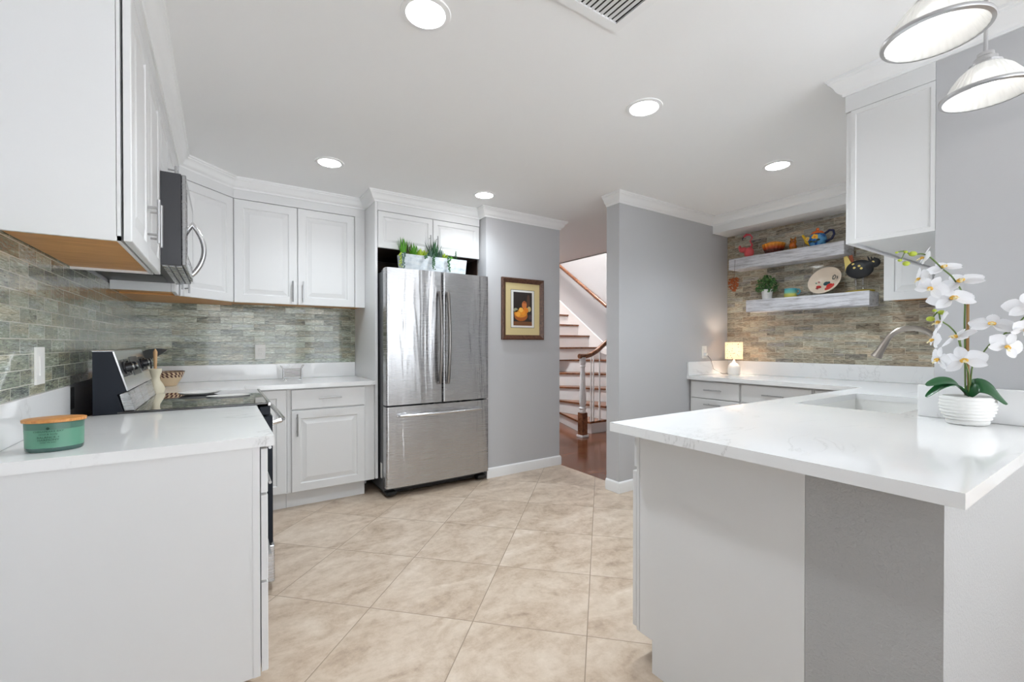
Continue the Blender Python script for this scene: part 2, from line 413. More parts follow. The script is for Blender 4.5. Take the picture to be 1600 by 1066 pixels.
# unseen window wall behind the camera, brought close and opened wide for more light
bm = new()
box(bm, -0.15, 6.2, -6.95, -6.8, 2.2, CZ); box(bm, -0.15, 6.2, -6.95, -6.8, 0, 0.25)
for x0, x1 in ((-0.15, 0.25), (2.0, 2.2), (3.95, 4.15), (5.9, 6.2)): box(bm, x0, x1, -6.95, -6.8, 0.25, 2.2)
struct('wall_near', bm, M['near'])
glassm = mat('window_glass', (1, 1, 1, 1), 0.02)
_t = N(glassm, 'ShaderNodeBsdfTransparent'); _x = N(glassm, 'ShaderNodeMixShader'); _x.inputs[0].default_value = 0.94
L(glassm, bsdf(glassm).outputs[0], _x.inputs[1]); L(glassm, _t.outputs[0], _x.inputs[2]); L(glassm, _x.outputs[0], glassm.node_tree.nodes['Material Output'].inputs[0])
for i, (x0, x1) in enumerate(((0.25, 2.0), (2.2, 3.95), (4.15, 5.9))):
    bm = new()
    for a, b in ((x0, x0+0.05), (x1-0.05, x1), ((x0+x1)/2-0.025, (x0+x1)/2+0.025)): box(bm, a, b, -6.92, -6.84, 0.25, 2.2)
    box(bm, x0, x1, -6.92, -6.84, 0.25, 0.31); box(bm, x0, x1, -6.92, -6.84, 2.14, 2.2)
    w = struct('window_%d' % (i+1), bm, M['crown'])
    bm = new(); box(bm, x0+0.05, x1-0.05, -6.885, -6.88, 0.31, 2.14); obj('pane', bm, glassm, w)
# soffit over the shelves
bm = new(); box(bm, 4.48, 4.74, -3.315, -1.683, 2.265, CZ); struct('trim_1', bm, M['crown'])

crown = [(0.0, 2.337), (0.008, 2.337), (0.010, 2.348), (0.015, 2.352), (0.022, 2.356), (0.030, 2.366), (0.036, 2.380), (0.046, 2.392), (0.052, 2.396), (0.054, 2.404), (0.060, 2.407), (0.062, CZ), (0.0, CZ)]
p1 = [(0.0, -2.43), (0.297, -2.43), (0.297, -0.640), (0.594, -0.352), (1.545, -0.352), (1.545, -0.645), (2.490, -0.645), (2.490, -0.755), (3.342, -0.755), (3.342, -0.62)]
bm = new(); sweep(bm, p1, crown); struct('trim_2', bm, M['crown'], 25)
p2 = [(3.192, -1.545), (3.192, -1.683), (4.48, -1.683), (4.48, -3.315), (2.915, -3.315), (2.915, -3.885), (4.74, -3.885)]
bm = new(); sweep(bm, p2, crown); struct('trim_3', bm, M['crown'], 25)
base = [(0, 0), (0.014, 0), (0.014, 0.07), (0.011, 0.082), (0.004, 0.09), (0, 0.09)]
def bboard(name, path):
    bm = new(); sweep(bm, path, base); struct(name, bm, M['crown'], 25)
bboard('baseboard_beside_fridge', [(2.497, -0.755), (3.342, -0.755), (3.342, -0.62)])
bboard('baseboard_beside_hall', [(3.192, -1.545), (3.192, -1.683), (4.11, -1.683)])
bboard('baseboard_hall', [(4.9, -1.45), (3.192, -1.53)][::-1] if False else [(2.614, 4.99), (2.614, 0.16)][::-1])

# ------------------------------------------------------------------ tile backsplashes (fixed to the walls)
UPZ = 1.040; ZU = 1.510
bm = new(); box(bm, 0.0005, 0.008, -2.9, 0, UPZ, ZU+0.03); t_ = obj('tile_backsplash', bm, M['tile_left']); tag(t_, 'green grey glass brick backsplash on left wall behind the range', 'backsplash')
bm = new(); box(bm, 0.008, 1.545, -0.008, -0.0005, UPZ, ZU+0.02); t_ = obj('tile_backsplash', bm, M['tile_back']); tag(t_, 'shimmering green grey glass backsplash on back wall left of fridge', 'backsplash')
bm = new(); box(bm, 4.732, 4.7395, -3.622, -1.684, UPZ, 2.264); t_ = obj('tile_backsplash', bm, M['tile_right']); tag(t_, 'glass backsplash coloured brown as if lit by a warm lamp, behind the floating shelves', 'backsplash')

# ------------------------------------------------------------------ worktops
def worktop(label, rects, ups, extra=None):
    bm = new()
    for r_ in rects: box(bm, *r_, TOP-SL, TOP)
    bmesh.ops.remove_doubles(bm, verts=bm.verts[:], dist=0.0001)
    w = obj('worktop', bm, M['quartz']); tag(w, label, 'worktop')
    for u_, ul in ups:
        bm = new(); box(bm, *u_[:4], u_[4]+0.0004, u_[5], bev=0.002); tag(obj('upstand', bm, M['quartz']), ul, 'upstand')
    return w
worktop('white quartz worktop under the green candle, left of the range', [(0.001, 0.659, -2.58, -1.748)], [((0.001, 0.022, -2.58, -1.748, TOP, UPZ), 'white quartz upstand on left wall behind the green candle')])
worktop('white quartz worktop along back wall between range and fridge', [(0.001, 0.652, -0.968, -0.652), (0.001, 0.652, -0.652, -0.001), (0.652, 1.543, -0.652, -0.001)],
        [((0.001, 0.022, -0.968, -0.023, TOP, UPZ), 'short white quartz upstand on left wall beyond the range'), ((0.001, 1.543, -0.022, -0.001, TOP, UPZ), 'long white quartz upstand along the back wall under the tile')])
SX0, SX1, SY0, SY1 = 2.86, 3.62, -3.530, -3.125
worktop('white quartz peninsula worktop with sink cutout and faint grey veins',
        [(1.72, 2.915, -3.938, -3.622), (1.72, SX0, -3.622, SY0), (1.72, SX0, SY0, SY1), (1.72, SX0, SY1, -3.003),
         (SX0, SX1, -3.622, SY0), (SX0, SX1, SY1, -3.003), (SX1, 4.739, -3.622, SY0), (SX1, 4.739, SY0, SY1), (SX1, 4.739, SY1, -3.003),
         (4.076, 4.739, -3.003, -1.685)],
        [((4.711, 4.731, -3.599, -1.706, TOP, UPZ), 'long white quartz upstand below the floating shelves'), ((4.076, 4.731, -1.705, -1.685, TOP, UPZ), 'short white quartz upstand against grey wall beside the small lamp'),
         ((2.862, 2.914, -3.930, -3.585, TOP, UPZ), 'thick white quartz upstand directly behind the orchid pot'), ((2.9155, 4.731, -3.6215, -3.600, TOP, UPZ), 'white quartz upstand behind the faucet, mostly hidden by the orchid')])

# ------------------------------------------------------------------ base cabinets
def body(parent, *b, name='body', m='cab', bev=0.0):
    bm = new(); box(bm, *b, bev=bev); return obj(name, bm, M[m], parent)
# near left three-drawer base
bc = thing('base_cabinet', 'white base cabinet with plain end panel below the green candle', 'cabinet', (0.3, -2.15, 0))
body(bc, 0.001, 0.620, -2.545, -1.75, 0.15, 0.881)
body(bc, 0.001, 0.600, -2.560, -2.545, 0.15, 0.881, name='end_panel')
body(bc, 0.600, 0.620, -2.562, -2.545, 0.15, 0.881, name='stile')
body(bc, 0.001, 0.55, -2.53, -1.76, 0.0, 0.15, name='toe_kick')
for z0, z1 in ((0.730, 0.870), (0.450, 0.722), (0.158, 0.442)):
    door(bc, (0.6235, -2.555, z0), (0, 1, 0), (1, 0, 0), 0.79, z1-z0, (0.395, (z1-z0)*0.55 if z1 > 0.8 else (z1-z0)-0.05), 'drawer', flat=True, hdir=(0, 1, 0))
# corner base (left of drawer unit on back wall)
bc = thing('base_cabinet', 'white corner base cabinet right behind the range', 'cabinet', (0.5, -0.4, 0))
body(bc, 0.001, 0.62, -0.965, -0.001, 0.12, 0.881); body(bc, 0.62, 0.915, -0.61, -0.001, 0.12, 0.881)
body(bc, 0.001, 0.915, -0.555, -0.01, 0, 0.12, name='toe_kick')
door(bc, (0.665, -0.6105, 0.128), (1, 0, 0), (0, -1, 0), 0.243, 0.745)
bc = thing('base_cabinet', 'white base cabinet with one drawer over one raised panel door, left of fridge', 'cabinet', (1.2, -0.3, 0))
body(bc, 0.917, 1.543, -0.61, -0.001, 0.12, 0.881)
body(bc, 0.917, 1.48, -0.555, -0.01, 0, 0.12, name='toe_kick')
door(bc, (0.945, -0.6105, 0.728), (1, 0, 0), (0, -1, 0), 0.52, 0.142, (0.26, 0.075), 'drawer', flat=True, hdir=(1, 0, 0))
door(bc, (0.945, -0.6105, 0.126), (1, 0, 0), (0, -1, 0), 0.52, 0.590, (0.035, 0.49))
# right wall base units (faces -X)
labs = ['white base cabinet under the small lamp, beside the grey wall', 'white base cabinet in the middle of the run below the floating shelves', 'white base cabinet at the inner corner next to the peninsula']
for (y1, y0), lb in zip(((-1.690, -2.168), (-2.169, -2.706), (-2.707, -3.000)), labs):
    bc = thing('base_cabinet', lb, 'cabinet', (4.4, (y0+y1)/2, 0))
    body(bc, 4.125, 4.738, y0, y1, 0.12, 0.881); body(bc, 4.19, 4.738, y0, y1, 0, 0.12, name='toe_kick')
    w = (y1-y0) - 0.022 - (0.012 if y1 > -1.7 else 0)
    ys = y1 - (0.022 if y1 > -1.7 else 0.008)
    door(bc, (4.1245, ys, 0.722), (0, -1, 0), (-1, 0, 0), w, 0.145, (w/2, 0.075), 'drawer', flat=True, hdir=(0, 1, 0))
    door(bc, (4.1245, ys, 0.435), (0, -1, 0), (-1, 0, 0), w, 0.280, (w/2, 0.235), 'drawer', flat=True, hdir=(0, 1, 0))
    door(bc, (4.1245, ys, 0.128), (0, -1, 0), (-1, 0, 0), w, 0.300, (w/2, 0.25), 'drawer', flat=True, hdir=(0, 1, 0))
# peninsula
bc = thing('base_cabinet', 'white peninsula base cabinet with flat end panel beside the grey stub', 'cabinet', (2.3, -3.3, 0))
body(bc, 1.846, 2.80, -3.610, -3.055, 0.12, 0.881)
bm = new(); extr(bm, [(1.83, -3.611, 0), (1.83, -3.108, 0), (1.83, -3.108, 0.12), (1.83, -3.051, 0.12), (1.83, -3.051, 0.881), (1.83, -3.611, 0.881)], (0.016, 0, 0)); obj('end_panel', bm, M['cab'], bc)
body(bc, 1.832, 1.88, -3.0475, -3.034, 0.12, 0.881, name='stile')
body(bc, 1.85, 2.80, -3.12, -3.110, 0, 0.12, name='toe_kick')
for k in range(2):
    x1 = 2.80-0.01-k*0.482
    door(bc, (x1, -3.030, 0.735), (-1, 0, 0), (0, 1, 0), 0.464, 0.135, (0.234, 0.07), 'drawer', flat=True, hdir=(1, 0, 0))
    door(bc, (x1, -3.0295, 0.128), (-1, 0, 0), (0, 1, 0), 0.472, 0.592, (0.04 if k else 0.42, 0.5))
bc = thing('base_cabinet', 'white base cabinet under the sink in the peninsula', 'cabinet', (3.2, -3.3, 0))
body(bc, 2.81, 4.11, -3.61, -3.055, 0.12, 0.66); body(bc, 2.81, 4.11, -3.075, -3.055, 0.66, 0.881, name='rail'); body(bc, 2.81, 4.11, -3.55, -3.12, 0, 0.12, name='toe_kick')
for k in range(2): door(bc, (3.62-k*0.40, -3.054, 0.128), (-1, 0, 0), (0, 1, 0), 0.39, 0.74, (0.04 if k else 0.35, 0.6))

# ------------------------------------------------------------------ upper cabinets
def under(parent, x0, x1, y0, y1, z, m='orange_wood'):
    bm = new(); box(bm, x0, x1, y0, y1, z+0.010, z+0.013); return obj('bottom_panel', bm, M[m], parent)
DZ0, DZ1 = 1.512, 2.268
uc = thing('wall_cabinet', 'tall white wall cabinet with orange underside nearest on the left wall', 'cabinet', (0.15, -2.05, 1.51))
bm = new()
box(bm, 0.009, 0.272, -2.415, -1.671, 1.525, 2.416); box(bm, 0.262, 0.272, -2.430, -1.671, 1.510, 1.525)
box(bm, 0.009, 0.262, -2.430, -2.415, 1.510, 1.525) if False else None
box(bm, 0.009, 0.262, -1.684, -1.671, 1.510, 1.525); obj('body', bm, M['cab'], uc)
bm = new(); box(bm, 0.009, 0.262, -2.430, -2.416, 1.5105, 2.416); box(bm, 0.2635, 0.272, -2.430, -2.416, 1.5105, 2.416); box(bm, 0.277, 0.297, -2.43, -1.671, 2.272, 2.416); obj('end_panel', bm, M['cab'], uc)
under(uc, 0.012, 0.262, -2.414, -1.684, 1.510)
W_ = (2.428-1.673)/2
door(uc, (0.2785, -2.428, DZ0), (0, 1, 0), (1, 0, 0), W_-0.001, DZ1-DZ0, None)
d2 = door(uc, (0.2785, -2.428+W_+0.001, DZ0), (0, 1, 0), (1, 0, 0), W_-0.001, DZ1-DZ0, None)
for ch, yy in zip([c for c in uc.children if c.name.startswith('door')], (-2.09, -2.01)): pull(ch, (0.298, yy+0.0, 1.655), (0, 0, 1), (1, 0, 0), 0.13)
uc = thing('wall_cabinet', 'short white wall cabinet above the microwave', 'cabinet', (0.15, -1.29, 1.98))
body(uc, 0.009, 0.277, -1.669, -0.911, 1.982, 2.416); body(uc, 0.277, 0.297, -1.669, -0.911, 2.272, 2.416, name='fascia')
for k in range(2): door(uc, (0.2785, -1.667+k*0.379, 1.985), (0, 1, 0), (1, 0, 0), 0.375, 0.283, (0.345 if k == 0 else 0.03, 0.075), small=True, hl=0.09)
uc = thing('wall_cabinet', 'narrow white wall cabinet between microwave and corner', 'cabinet', (0.15, -0.76, 1.51))
body(uc, 0.009, 0.277, -0.909, -0.642, 1.525, 2.416); body(uc, 0.009, 0.277, -0.909, -0.895, 1.51, 1.525, name='skirt'); body(uc, 0.277, 0.297, -0.909, -0.642, 2.272, 2.416, name='fascia')
under(uc, 0.009, 0.277, -0.895, -0.642, 1.512)
door(uc, (0.2785, -0.907, DZ0), (0, 1, 0), (1, 0, 0), 0.262, DZ1-DZ0, (0.03, 0.10), small=True)
# diagonal corner
uc = thing('wall_cabinet', 'white corner wall cabinet with diagonal raised panel door', 'cabinet', (0.3, -0.3, 1.51))
bm = new(); prism(bm, [(0.009, -0.009), (0.592, -0.009), (0.592, -0.334), (0.279, -0.640), (0.009, -0.640)], 1.525, 2.416); obj('body', bm, M['cab'], uc)
bm = new(); prism(bm, [(0.009, -0.009), (0.592, -0.009), (0.592, -0.330), (0.277, -0.638), (0.009, -0.638)], 1.512, 1.524); obj('bottom_panel', bm, M['orange_wood'], uc)
a = Vector((0.289, -0.6345, 0)); b = Vector((0.590, -0.3405, 0)); u_ = (b-a).normalized(); n_ = Vector((u_.y, -u_.x, 0))
door(uc, a+u_*0.006+Vector((0, 0, DZ0))+n_*0.0008, u_, n_, (b-a).length-0.012, DZ1-DZ0, (0.03, 0.10))
bm = new(); aa = a; extr(bm, [a+n_*0.0008+Vector((0, 0, 2.272)), b+n_*0.0008+Vector((0, 0, 2.272)), b+n_*0.018+Vector((0, 0, 2.272)), a+n_*0.018+Vector((0, 0, 2.272))], (0, 0, 0.144)); obj('fascia', bm, M['cab'], uc)
uc = thing('wall_cabinet', 'white two door wall cabinet on back wall left of fridge', 'cabinet', (1.05, -0.17, 1.51))
body(uc, 0.596, 1.543, -0.333, -0.009, 1.525, 2.416); body(uc, 0.596, 1.543, -0.352, -0.333, 2.272, 2.416, name='fascia')
body(uc, 1.462, 1.543, -0.350, -0.333, 1.512, 2.272, name='filler'); under(uc, 0.596, 1.543, -0.334, -0.009, 1.512)
door(uc, (0.602, -0.3335, DZ0), (1, 0, 0), (0, -1, 0), 0.420, DZ1-DZ0, (0.385, 0.10))
door(uc, (1.027, -0.3335, DZ0), (1, 0, 0), (0, -1, 0), 0.430, DZ1-DZ0, (0.035, 0.10))
# fridge surround
sp = thing('side_panel', 'tall white panel standing at left side of fridge', 'panel', (1.555, -0.3, 0))
body(sp, 1.5445, 1.564, -0.640, -0.001, 0.13, 2.416, name='panel'); body(sp, 1.5445, 1.564, -0.30, -0.001, 0, 0.13, name='foot')
uc = thing('wall_cabinet', 'short white wall cabinet with two doors above the fridge', 'cabinet', (2.02, -0.3, 1.97))
body(uc, 1.565, 2.484, -0.625, -0.001, 1.990, 2.416); body(uc, 1.565, 2.490, -0.645, -0.625, 2.272, 2.416, name='fascia')
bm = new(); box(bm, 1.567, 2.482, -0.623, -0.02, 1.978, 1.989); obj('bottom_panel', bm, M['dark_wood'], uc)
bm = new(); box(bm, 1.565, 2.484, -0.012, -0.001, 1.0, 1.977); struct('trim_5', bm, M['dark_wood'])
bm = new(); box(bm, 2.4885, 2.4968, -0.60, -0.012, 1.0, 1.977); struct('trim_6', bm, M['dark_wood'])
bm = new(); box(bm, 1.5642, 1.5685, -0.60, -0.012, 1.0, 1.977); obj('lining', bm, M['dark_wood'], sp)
door(uc, (1.568, -0.6255, 1.976), (1, 0, 0), (0, -1, 0), 0.466, 0.292, (0.435, 0.085), small=True, hl=0.10)
door(uc, (2.038, -0.6255, 1.976), (1, 0, 0), (0, -1, 0), 0.450, 0.292, (0.03, 0.085), small=True, hl=0.10)
# right end cabinet hung on the dining wall
uc = thing('wall_cabinet', 'large white wall cabinet with framed end panel beside the pendants', 'cabinet', (3.2, -3.5, 1.66))
body(uc, 2.925, 4.35, -3.622, -3.336, 1.672, 2.416)
bm = door_bm((2.9255, -3.336, 1.660), (0, -1, 0), (-1, 0, 0), 0.286, 0.602, t=0.010, fw=0.022, flat=False)
bm.free(); bm = new()
o_, u_, n_, z_ = Vector((2.9250, -3.336, 1.660)), Vector((0, -1, 0)), Vector((-1, 0, 0)), Vector((0, 0, 1))
prev = [bm.verts.new(o_+u_*a+z_*b) for a, b in ((0, 0), (0.286, 0), (0.286, 0.602), (0, 0.602))]; bm.faces.new(prev)
for ins, dep in ((0, 0.010), (0.018, 0.010), (0.021, 0.006)):
    r_ = [bm.verts.new(o_+u_*a+z_*b+n_*dep) for a, b in ((ins+0.0, ins), (0.286-ins*0.8, ins), (0.286-ins*0.8, 0.602-ins), (ins, 0.602-ins))]
    for i in range(4): bm.faces.new([prev[i], prev[(i+1) % 4], r_[(i+1) % 4], r_[i]])
    prev = r_
bm.faces.new(prev); obj('end_panel', bm, M['cab'], uc)
body(uc, 2.915, 2.925, -3.622, -3.336, 2.264, 2.416, name='fascia'); body(uc, 2.915, 4.35, -3.336, -3.315, 2.264, 2.416, name='fascia')
for k in range(3): door(uc, (4.34-k*0.475, -3.3355, 1.662), (-1, 0, 0), (0, 1, 0), 0.470, 0.598, (0.43 if k == 0 else 0.04, 0.10))
uc = thing('wall_cabinet', 'small white wall cabinet with bar handle half hidden behind the white orchid', 'cabinet', (4.6, -3.3, 1.51))
body(uc, 4.50, 4.731, -3.621, -2.995, 1.525, 2.264)
under(uc, 4.50, 4.731, -3.62, -2.998, 1.512)
door(uc, (4.4995, -2.998, 1.512), (0, -1, 0), (-1, 0, 0), 0.305, 0.745, (0.27, 0.10))
door(uc, (4.4995, -3.306, 1.512), (0, -1, 0), (-1, 0, 0), 0.305, 0.745, (0.035, 0.10))

# ------------------------------------------------------------------ sink, faucet
sk = thing('sink', 'white undermount sink set in the peninsula worktop', 'sink', ((SX0+SX1)/2, (SY0+SY1)/2, 0.70))
bm = new(); zb, zt, t = 0.70, TOP-SL-0.0005, 0.012
x0, x1, y0, y1 = SX0-0.004, SX1+0.004, SY0-0.004, SY1+0.004
box(bm, x0, x1, y0, y1, zb, zb+t); box(bm, x0-t, x0, y0-t, y1+t, zb, zt); box(bm, x1, x1+t, y0-t, y1+t, zb, zt); box(bm, x0, x1, y0-t, y0, zb, zt); box(bm, x0, x1, y1, y1+t, zb, zt)
obj('basin', bm, M['ceramic'], sk)
bm = new(); lathe(bm, [(0.045, zb+t), (0.045, zb+t+0.003), (0.03, zb+t+0.003), (0.028, zb+t+0.001)], 24, cx=(x0+x1)/2, cy=(y0+y1)/2); obj('drain', bm, M['metal'], sk, 30)
fx, fy = 3.22, -3.566
fc = thing('faucet', 'brushed nickel gooseneck faucet arching over the sink', 'faucet', (fx, fy, TOP))
bm = new(); lathe(bm, [(0.026, TOP), (0.026, TOP+0.008), (0.018, TOP+0.014), (0.016, TOP+0.06), (0.0135, TOP+0.07)], 24, cx=fx, cy=fy); obj('base', bm, M['nickel'], fc, 35)
pts = [(fx, fy, TOP+0.06), (fx, fy, 1.190)]
rad = 0.092
dirx, diry = -0.20, 0.98
for k in range(0, 13):
    a = PI*(k/12)*0.90
    s = rad*(1-math.cos(a)); pts.append((fx+dirx*s, fy+diry*s, 1.190+rad*0.95*math.sin(a)))
bm = new(); tube(bm, pts, 0.0125, 16); obj('neck', bm, M['nickel'], fc, 35)
e = Vector(pts[-1]); d_ = (e-Vector(pts[-2])).normalized()
bm = new(); tube(bm, [e-d_*0.002, e+d_*0.01, e+d_*0.05, e+d_*0.085, e+d_*0.088], [0.0135, 0.0145, 0.017, 0.023, 0.019], 20); obj('spray_head', bm, M['nickel'], fc, 35)
bm = new(); tube(bm, [(fx+0.015, fy, TOP+0.04), (fx+0.05, fy, TOP+0.05), (fx+0.06, fy, TOP+0.12)], [0.008, 0.007, 0.006], 10); obj('handle', bm, M['nickel'], fc, 35)
sd = thing('soap_dispenser', 'thin steel soap dispenser rising behind end of the upstand', 'dispenser', (3.10, -3.575, TOP))
bm = new(); tube(bm, [(3.10, -3.575, TOP), (3.10, -3.575, TOP+0.125)], 0.0085, 12); obj('stem', bm, M['nickel'], sd, 35)
bm = new(); lathe(bm, [(0.016, TOP), (0.016, TOP+0.006), (0.010, TOP+0.01)], 20, cx=3.10, cy=-3.575); obj('collar', bm, M['nickel'], sd, 35)

# ------------------------------------------------------------------ fridge
fr = thing('refrigerator', 'stainless steel french door refrigerator with bottom freezer drawer', 'refrigerator', (2.03, -0.4, 0))
FX0, FX1, FY = 1.5765, 2.4865, -0.826
bm = new(); box(bm, FX0+0.003, FX1-0.003, -0.735, -0.03, 0.045, 1.775, bev=0.004); obj('body', bm, M['darkside'], fr)
for x in (FX0+0.01, FX1-0.10):
    bm = new(); box(bm, x, x+0.09, -0.741, -0.66, 1.7755, 1.792, bev=0.004); obj('hinge_cover', bm, M['darkside'], fr)
def curved_door(x0, x1, z0, z1, name, bulge=0.022):
    bm = new(); n = 40; yb = -0.742
    cxm = (FX0+FX1)/2; hw = (FX1-FX0)/2
    def yf(x):
        q = (x-cxm)/hw
        y = FY + bulge*q*q*0.55
        e = min(x-x0, x1-x)
        rr_ = 0.014
        if e < rr_: y += rr_-math.sqrt(max(rr_*rr_-(rr_-e)**2, 0))
        return y
    xs = [x0 + (x1-x0)*(0.5-0.5*math.cos(PI*i/n)) for i in range(n+1)]
    f0 = [bm.verts.new((x, yf(x), z0)) for x in xs]; f1 = [bm.verts.new((x, yf(x), z1)) for x in xs]
    b0 = [bm.verts.new((x, yb, z0)) for x in xs]; b1 = [bm.verts.new((x, yb, z1)) for x in xs]
    for i in range(n):
        bm.faces.new([f0[i], f0[i+1], f1[i+1], f1[i]]); bm.faces.new([b0[i+1], b0[i], b1[i], b1[i+1]])
        bm.faces.new([f1[i], f1[i+1], b1[i+1], b1[i]]); bm.faces.new([f0[i+1], f0[i], b0[i], b0[i+1]])
    bm.faces.new([f0[0], f1[0], b1[0], b0[0]]); bm.faces.new([f0[n], b0[n], b1[n], f1[n]])
    return obj(name, bm, M['steel'], fr, 30)
mid = 2.044
dl = curved_door(FX0, mid-0.003, 0.728, 1.795, 'door'); dr = curved_door(mid+0.003, FX1, 0.728, 1.795, 'door')
fd = curved_door(FX0, FX1, 0.085, 0.715, 'freezer_drawer')
def bow_handle(parent, p0, p1, out, r=0.0125, bow=0.058):
    p0 = Vector(p0); p1 = Vector(p1); out = Vector(out); bm = new()
    tube(bm, [p0.lerp(p1, k/20) + out*(-0.004+bow*math.sin(PI*k/20)**0.8) for k in range(21)], r, 14)
    return obj('handle', bm, M['metal'], parent, 35)
def arc_handle(parent, p0, p1, out, r=0.011, bow=0.03, name='handle'):
    p0 = Vector(p0); p1 = Vector(p1); out = Vector(out); bm = new(); pts = []
    for k in range(15):
        t = k/14; pts.append(p0.lerp(p1, t) + out*(0.028 + bow*math.sin(PI*t)))
    tube(bm, pts, r, 12)
    for q, s in ((p0, pts[0]), (p1, pts[-1])): tube(bm, [q-out*0.004, s], r*0.9, 10)
    return obj(name, bm, M['metal'], parent, 35)
for d__, x in ((dl, 2.008), (dr, 2.080)): arc_handle(d__, (x, FY, 0.885), (x, FY, 1.625), (0, -1, 0), r=0.0135).data.materials[0] = M['dark_nickel']
arc_handle(fd, (1.672, FY+0.006, 0.645), (2.390, FY+0.006, 0.645), (0, -1, 0), bow=0.022)
bm = new(); box(bm, FX0+0.02, FX1-0.02, -0.72, -0.05, 0.02, 0.07); obj('base_grille', bm, M['rubber'], fr)
for x in (FX0+0.05, FX1-0.05):
    bm = new(); tube(bm, [(x, -0.70, 0.0), (x, -0.70, 0.045)], 0.02, 14); obj('foot', bm, M['rubber'], fr, 35)
    bm = new(); box(bm, x-0.04, x+0.04, -0.79, -0.70, 0.022, 0.05, bev=0.006); obj('foot_bracket', bm, M['rubber'], fr)
bm = new(); box(bm, FX0+0.0015, FX0+0.003, -0.70, -0.66, 0.14, 0.26); obj('label_sticker', bm, M['white_plastic'], fr)

# planter on the fridge
pl = thing('planter_box', 'long whitewashed planter full of succulents on top of the fridge', 'planter', (2.02, -0.70, 1.776))
PZ = 1.7755
bm = new(); px0, px1, py0, py1 = 1.735, 2.320, -0.722, -0.608
pts = lambda i, z: [(px0+i, py0+i, z), (px1-i, py0+i, z), (px1-i, py1-i, z), (px0+i, py1-i, z)]
def ringz(bm, i, z): return [bm.verts.new(p) for p in pts(i, z)]
rs_ = [ringz(bm, 0.012, PZ), ringz(bm, 0.0, PZ+0.158), ringz(bm, 0.007, PZ+0.158), ringz(bm, 0.012, PZ+0.135)]
bm.faces.new(rs_[0][::-1]); bm.faces.new(rs_[-1])
for a, b in zip(rs_, rs_[1:]):
    for i in range(4): bm.faces.new([a[i], a[(i+1) % 4], b[(i+1) % 4], b[i]])
obj('box', bm, M['planter'], pl)
bm = new()
for k in range(240):
    ball(bm, (random.uniform(px0+0.015, px1-0.015), random.uniform(py0+0.015, py1-0.015), PZ+0.137+random.random()*0.012), random.uniform(0.004, 0.009), u=6, v=4)
o = obj('gravel', bm, mat('tan_gravel', rgb(196, 170, 132), 0.8), pl); o['kind'] = 'stuff'
def blade(bm, p, d, L_, w, bend=0.3, seg=5, thick=0.15):
    d = Vector(d).normalized(); side = d.cross(Vector((0, 0, 1)))
    side = side.normalized() if side.length > 0.05 else Vector((1, 0, 0))
    nrm = side.cross(d); p = Vector(p); rows = []
    for k in range(seg+1):
        t = k/seg; ww = w*(1-t)**0.6*(0.65+0.35*math.sin(PI*min(1, t*1.6))) + 0.0004
        c = p + d*L_*t + nrm*bend*L_*t*t
        rows.append([bm.verts.new(c-side*ww*0.5), bm.verts.new(c-nrm*ww*thick), bm.verts.new(c+side*ww*0.5), bm.verts.new(c+nrm*ww*thick)])
    for a, b in zip(rows, rows[1:]):
        for i in range(4): bm.faces.new([a[i], a[(i+1) % 4], b[(i+1) % 4], b[i]])
    bm.faces.new(rows[0][::-1]); bm.faces.new(rows[-1])
def rosette(x, y, z, n, L_, w, col, tilt0=0.15, tilt1=1.1, name='succulent', bend=0.15):
    bm = new()
    n = int(n*1.5)
    for k in range(n):
        a = k*2.4; tl = tilt0+(tilt1-tilt0)*(k/n)
        blade(bm, (x, y, z), (math.sin(tl)*math.cos(a), math.sin(tl)*math.sin(a)*0.7, math.cos(tl)), 1.35*L_*random.uniform(0.8, 1.1), w*1.9, bend)
    return obj(name, bm, col, pl, 50)
gA = mat('grass_green', rgb(92, 160, 44), 0.45); gB = mat('lime_green', rgb(172, 196, 60), 0.45); gC = mat('deep_green', rgb(52, 98, 58), 0.45); gD = mat('blue_green', rgb(84, 112, 100), 0.5); gE = mat('reddish_green', rgb(96, 84, 60), 0.5)
zt_ = PZ+0.140
rosette(1.765, -0.67, zt_, 16, 0.115, 0.016, gA, 0.05, 0.6)
rosette(1.80, -0.66, zt_, 8, 0.10, 0.014, gE, 0.1, 0.7)
rosette(1.855, -0.67, zt_, 26, 0.085, 0.016, gA, 0.05, 1.1)
rosette(1.90, -0.69, zt_, 22, 0.055, 0.018, gB, 0.1, 1.3)
rosette(1.945, -0.68, zt_, 22, 0.055, 0.020, gB, 0.1, 1.3)
rosette(1.985, -0.70, zt_, 16, 0.06, 0.018, gD, 0.1, 1.2)
rosette(2.035, -0.67, zt_, 20, 0.115, 0.020, gC, 0.05, 0.9)
rosette(2.085, -0.69, zt_, 14, 0.07, 0.014, gD, 0.1, 1.2)
rosette(2.12, -0.69, zt_, 20, 0.045, 0.020, gB, 0.1, 1.3)
rosette(2.18, -0.69, zt_, 20, 0.035, 0.022, gA, 0.4, 1.4)
bm = new(); tube(bm, [(2.235, -0.68, zt_), (2.235, -0.68, zt_+0.09)], 0.002, 6)
for k in range(18):
    a = k*2.4; zz = zt_+0.02+k*0.0042; blade(bm, (2.235, -0.68, zz), (math.cos(a), math.sin(a)*0.6, 0.8), 0.032*(1.1-k/30), 0.008, 0.3)
obj('succulent', bm, gC, pl, 50)
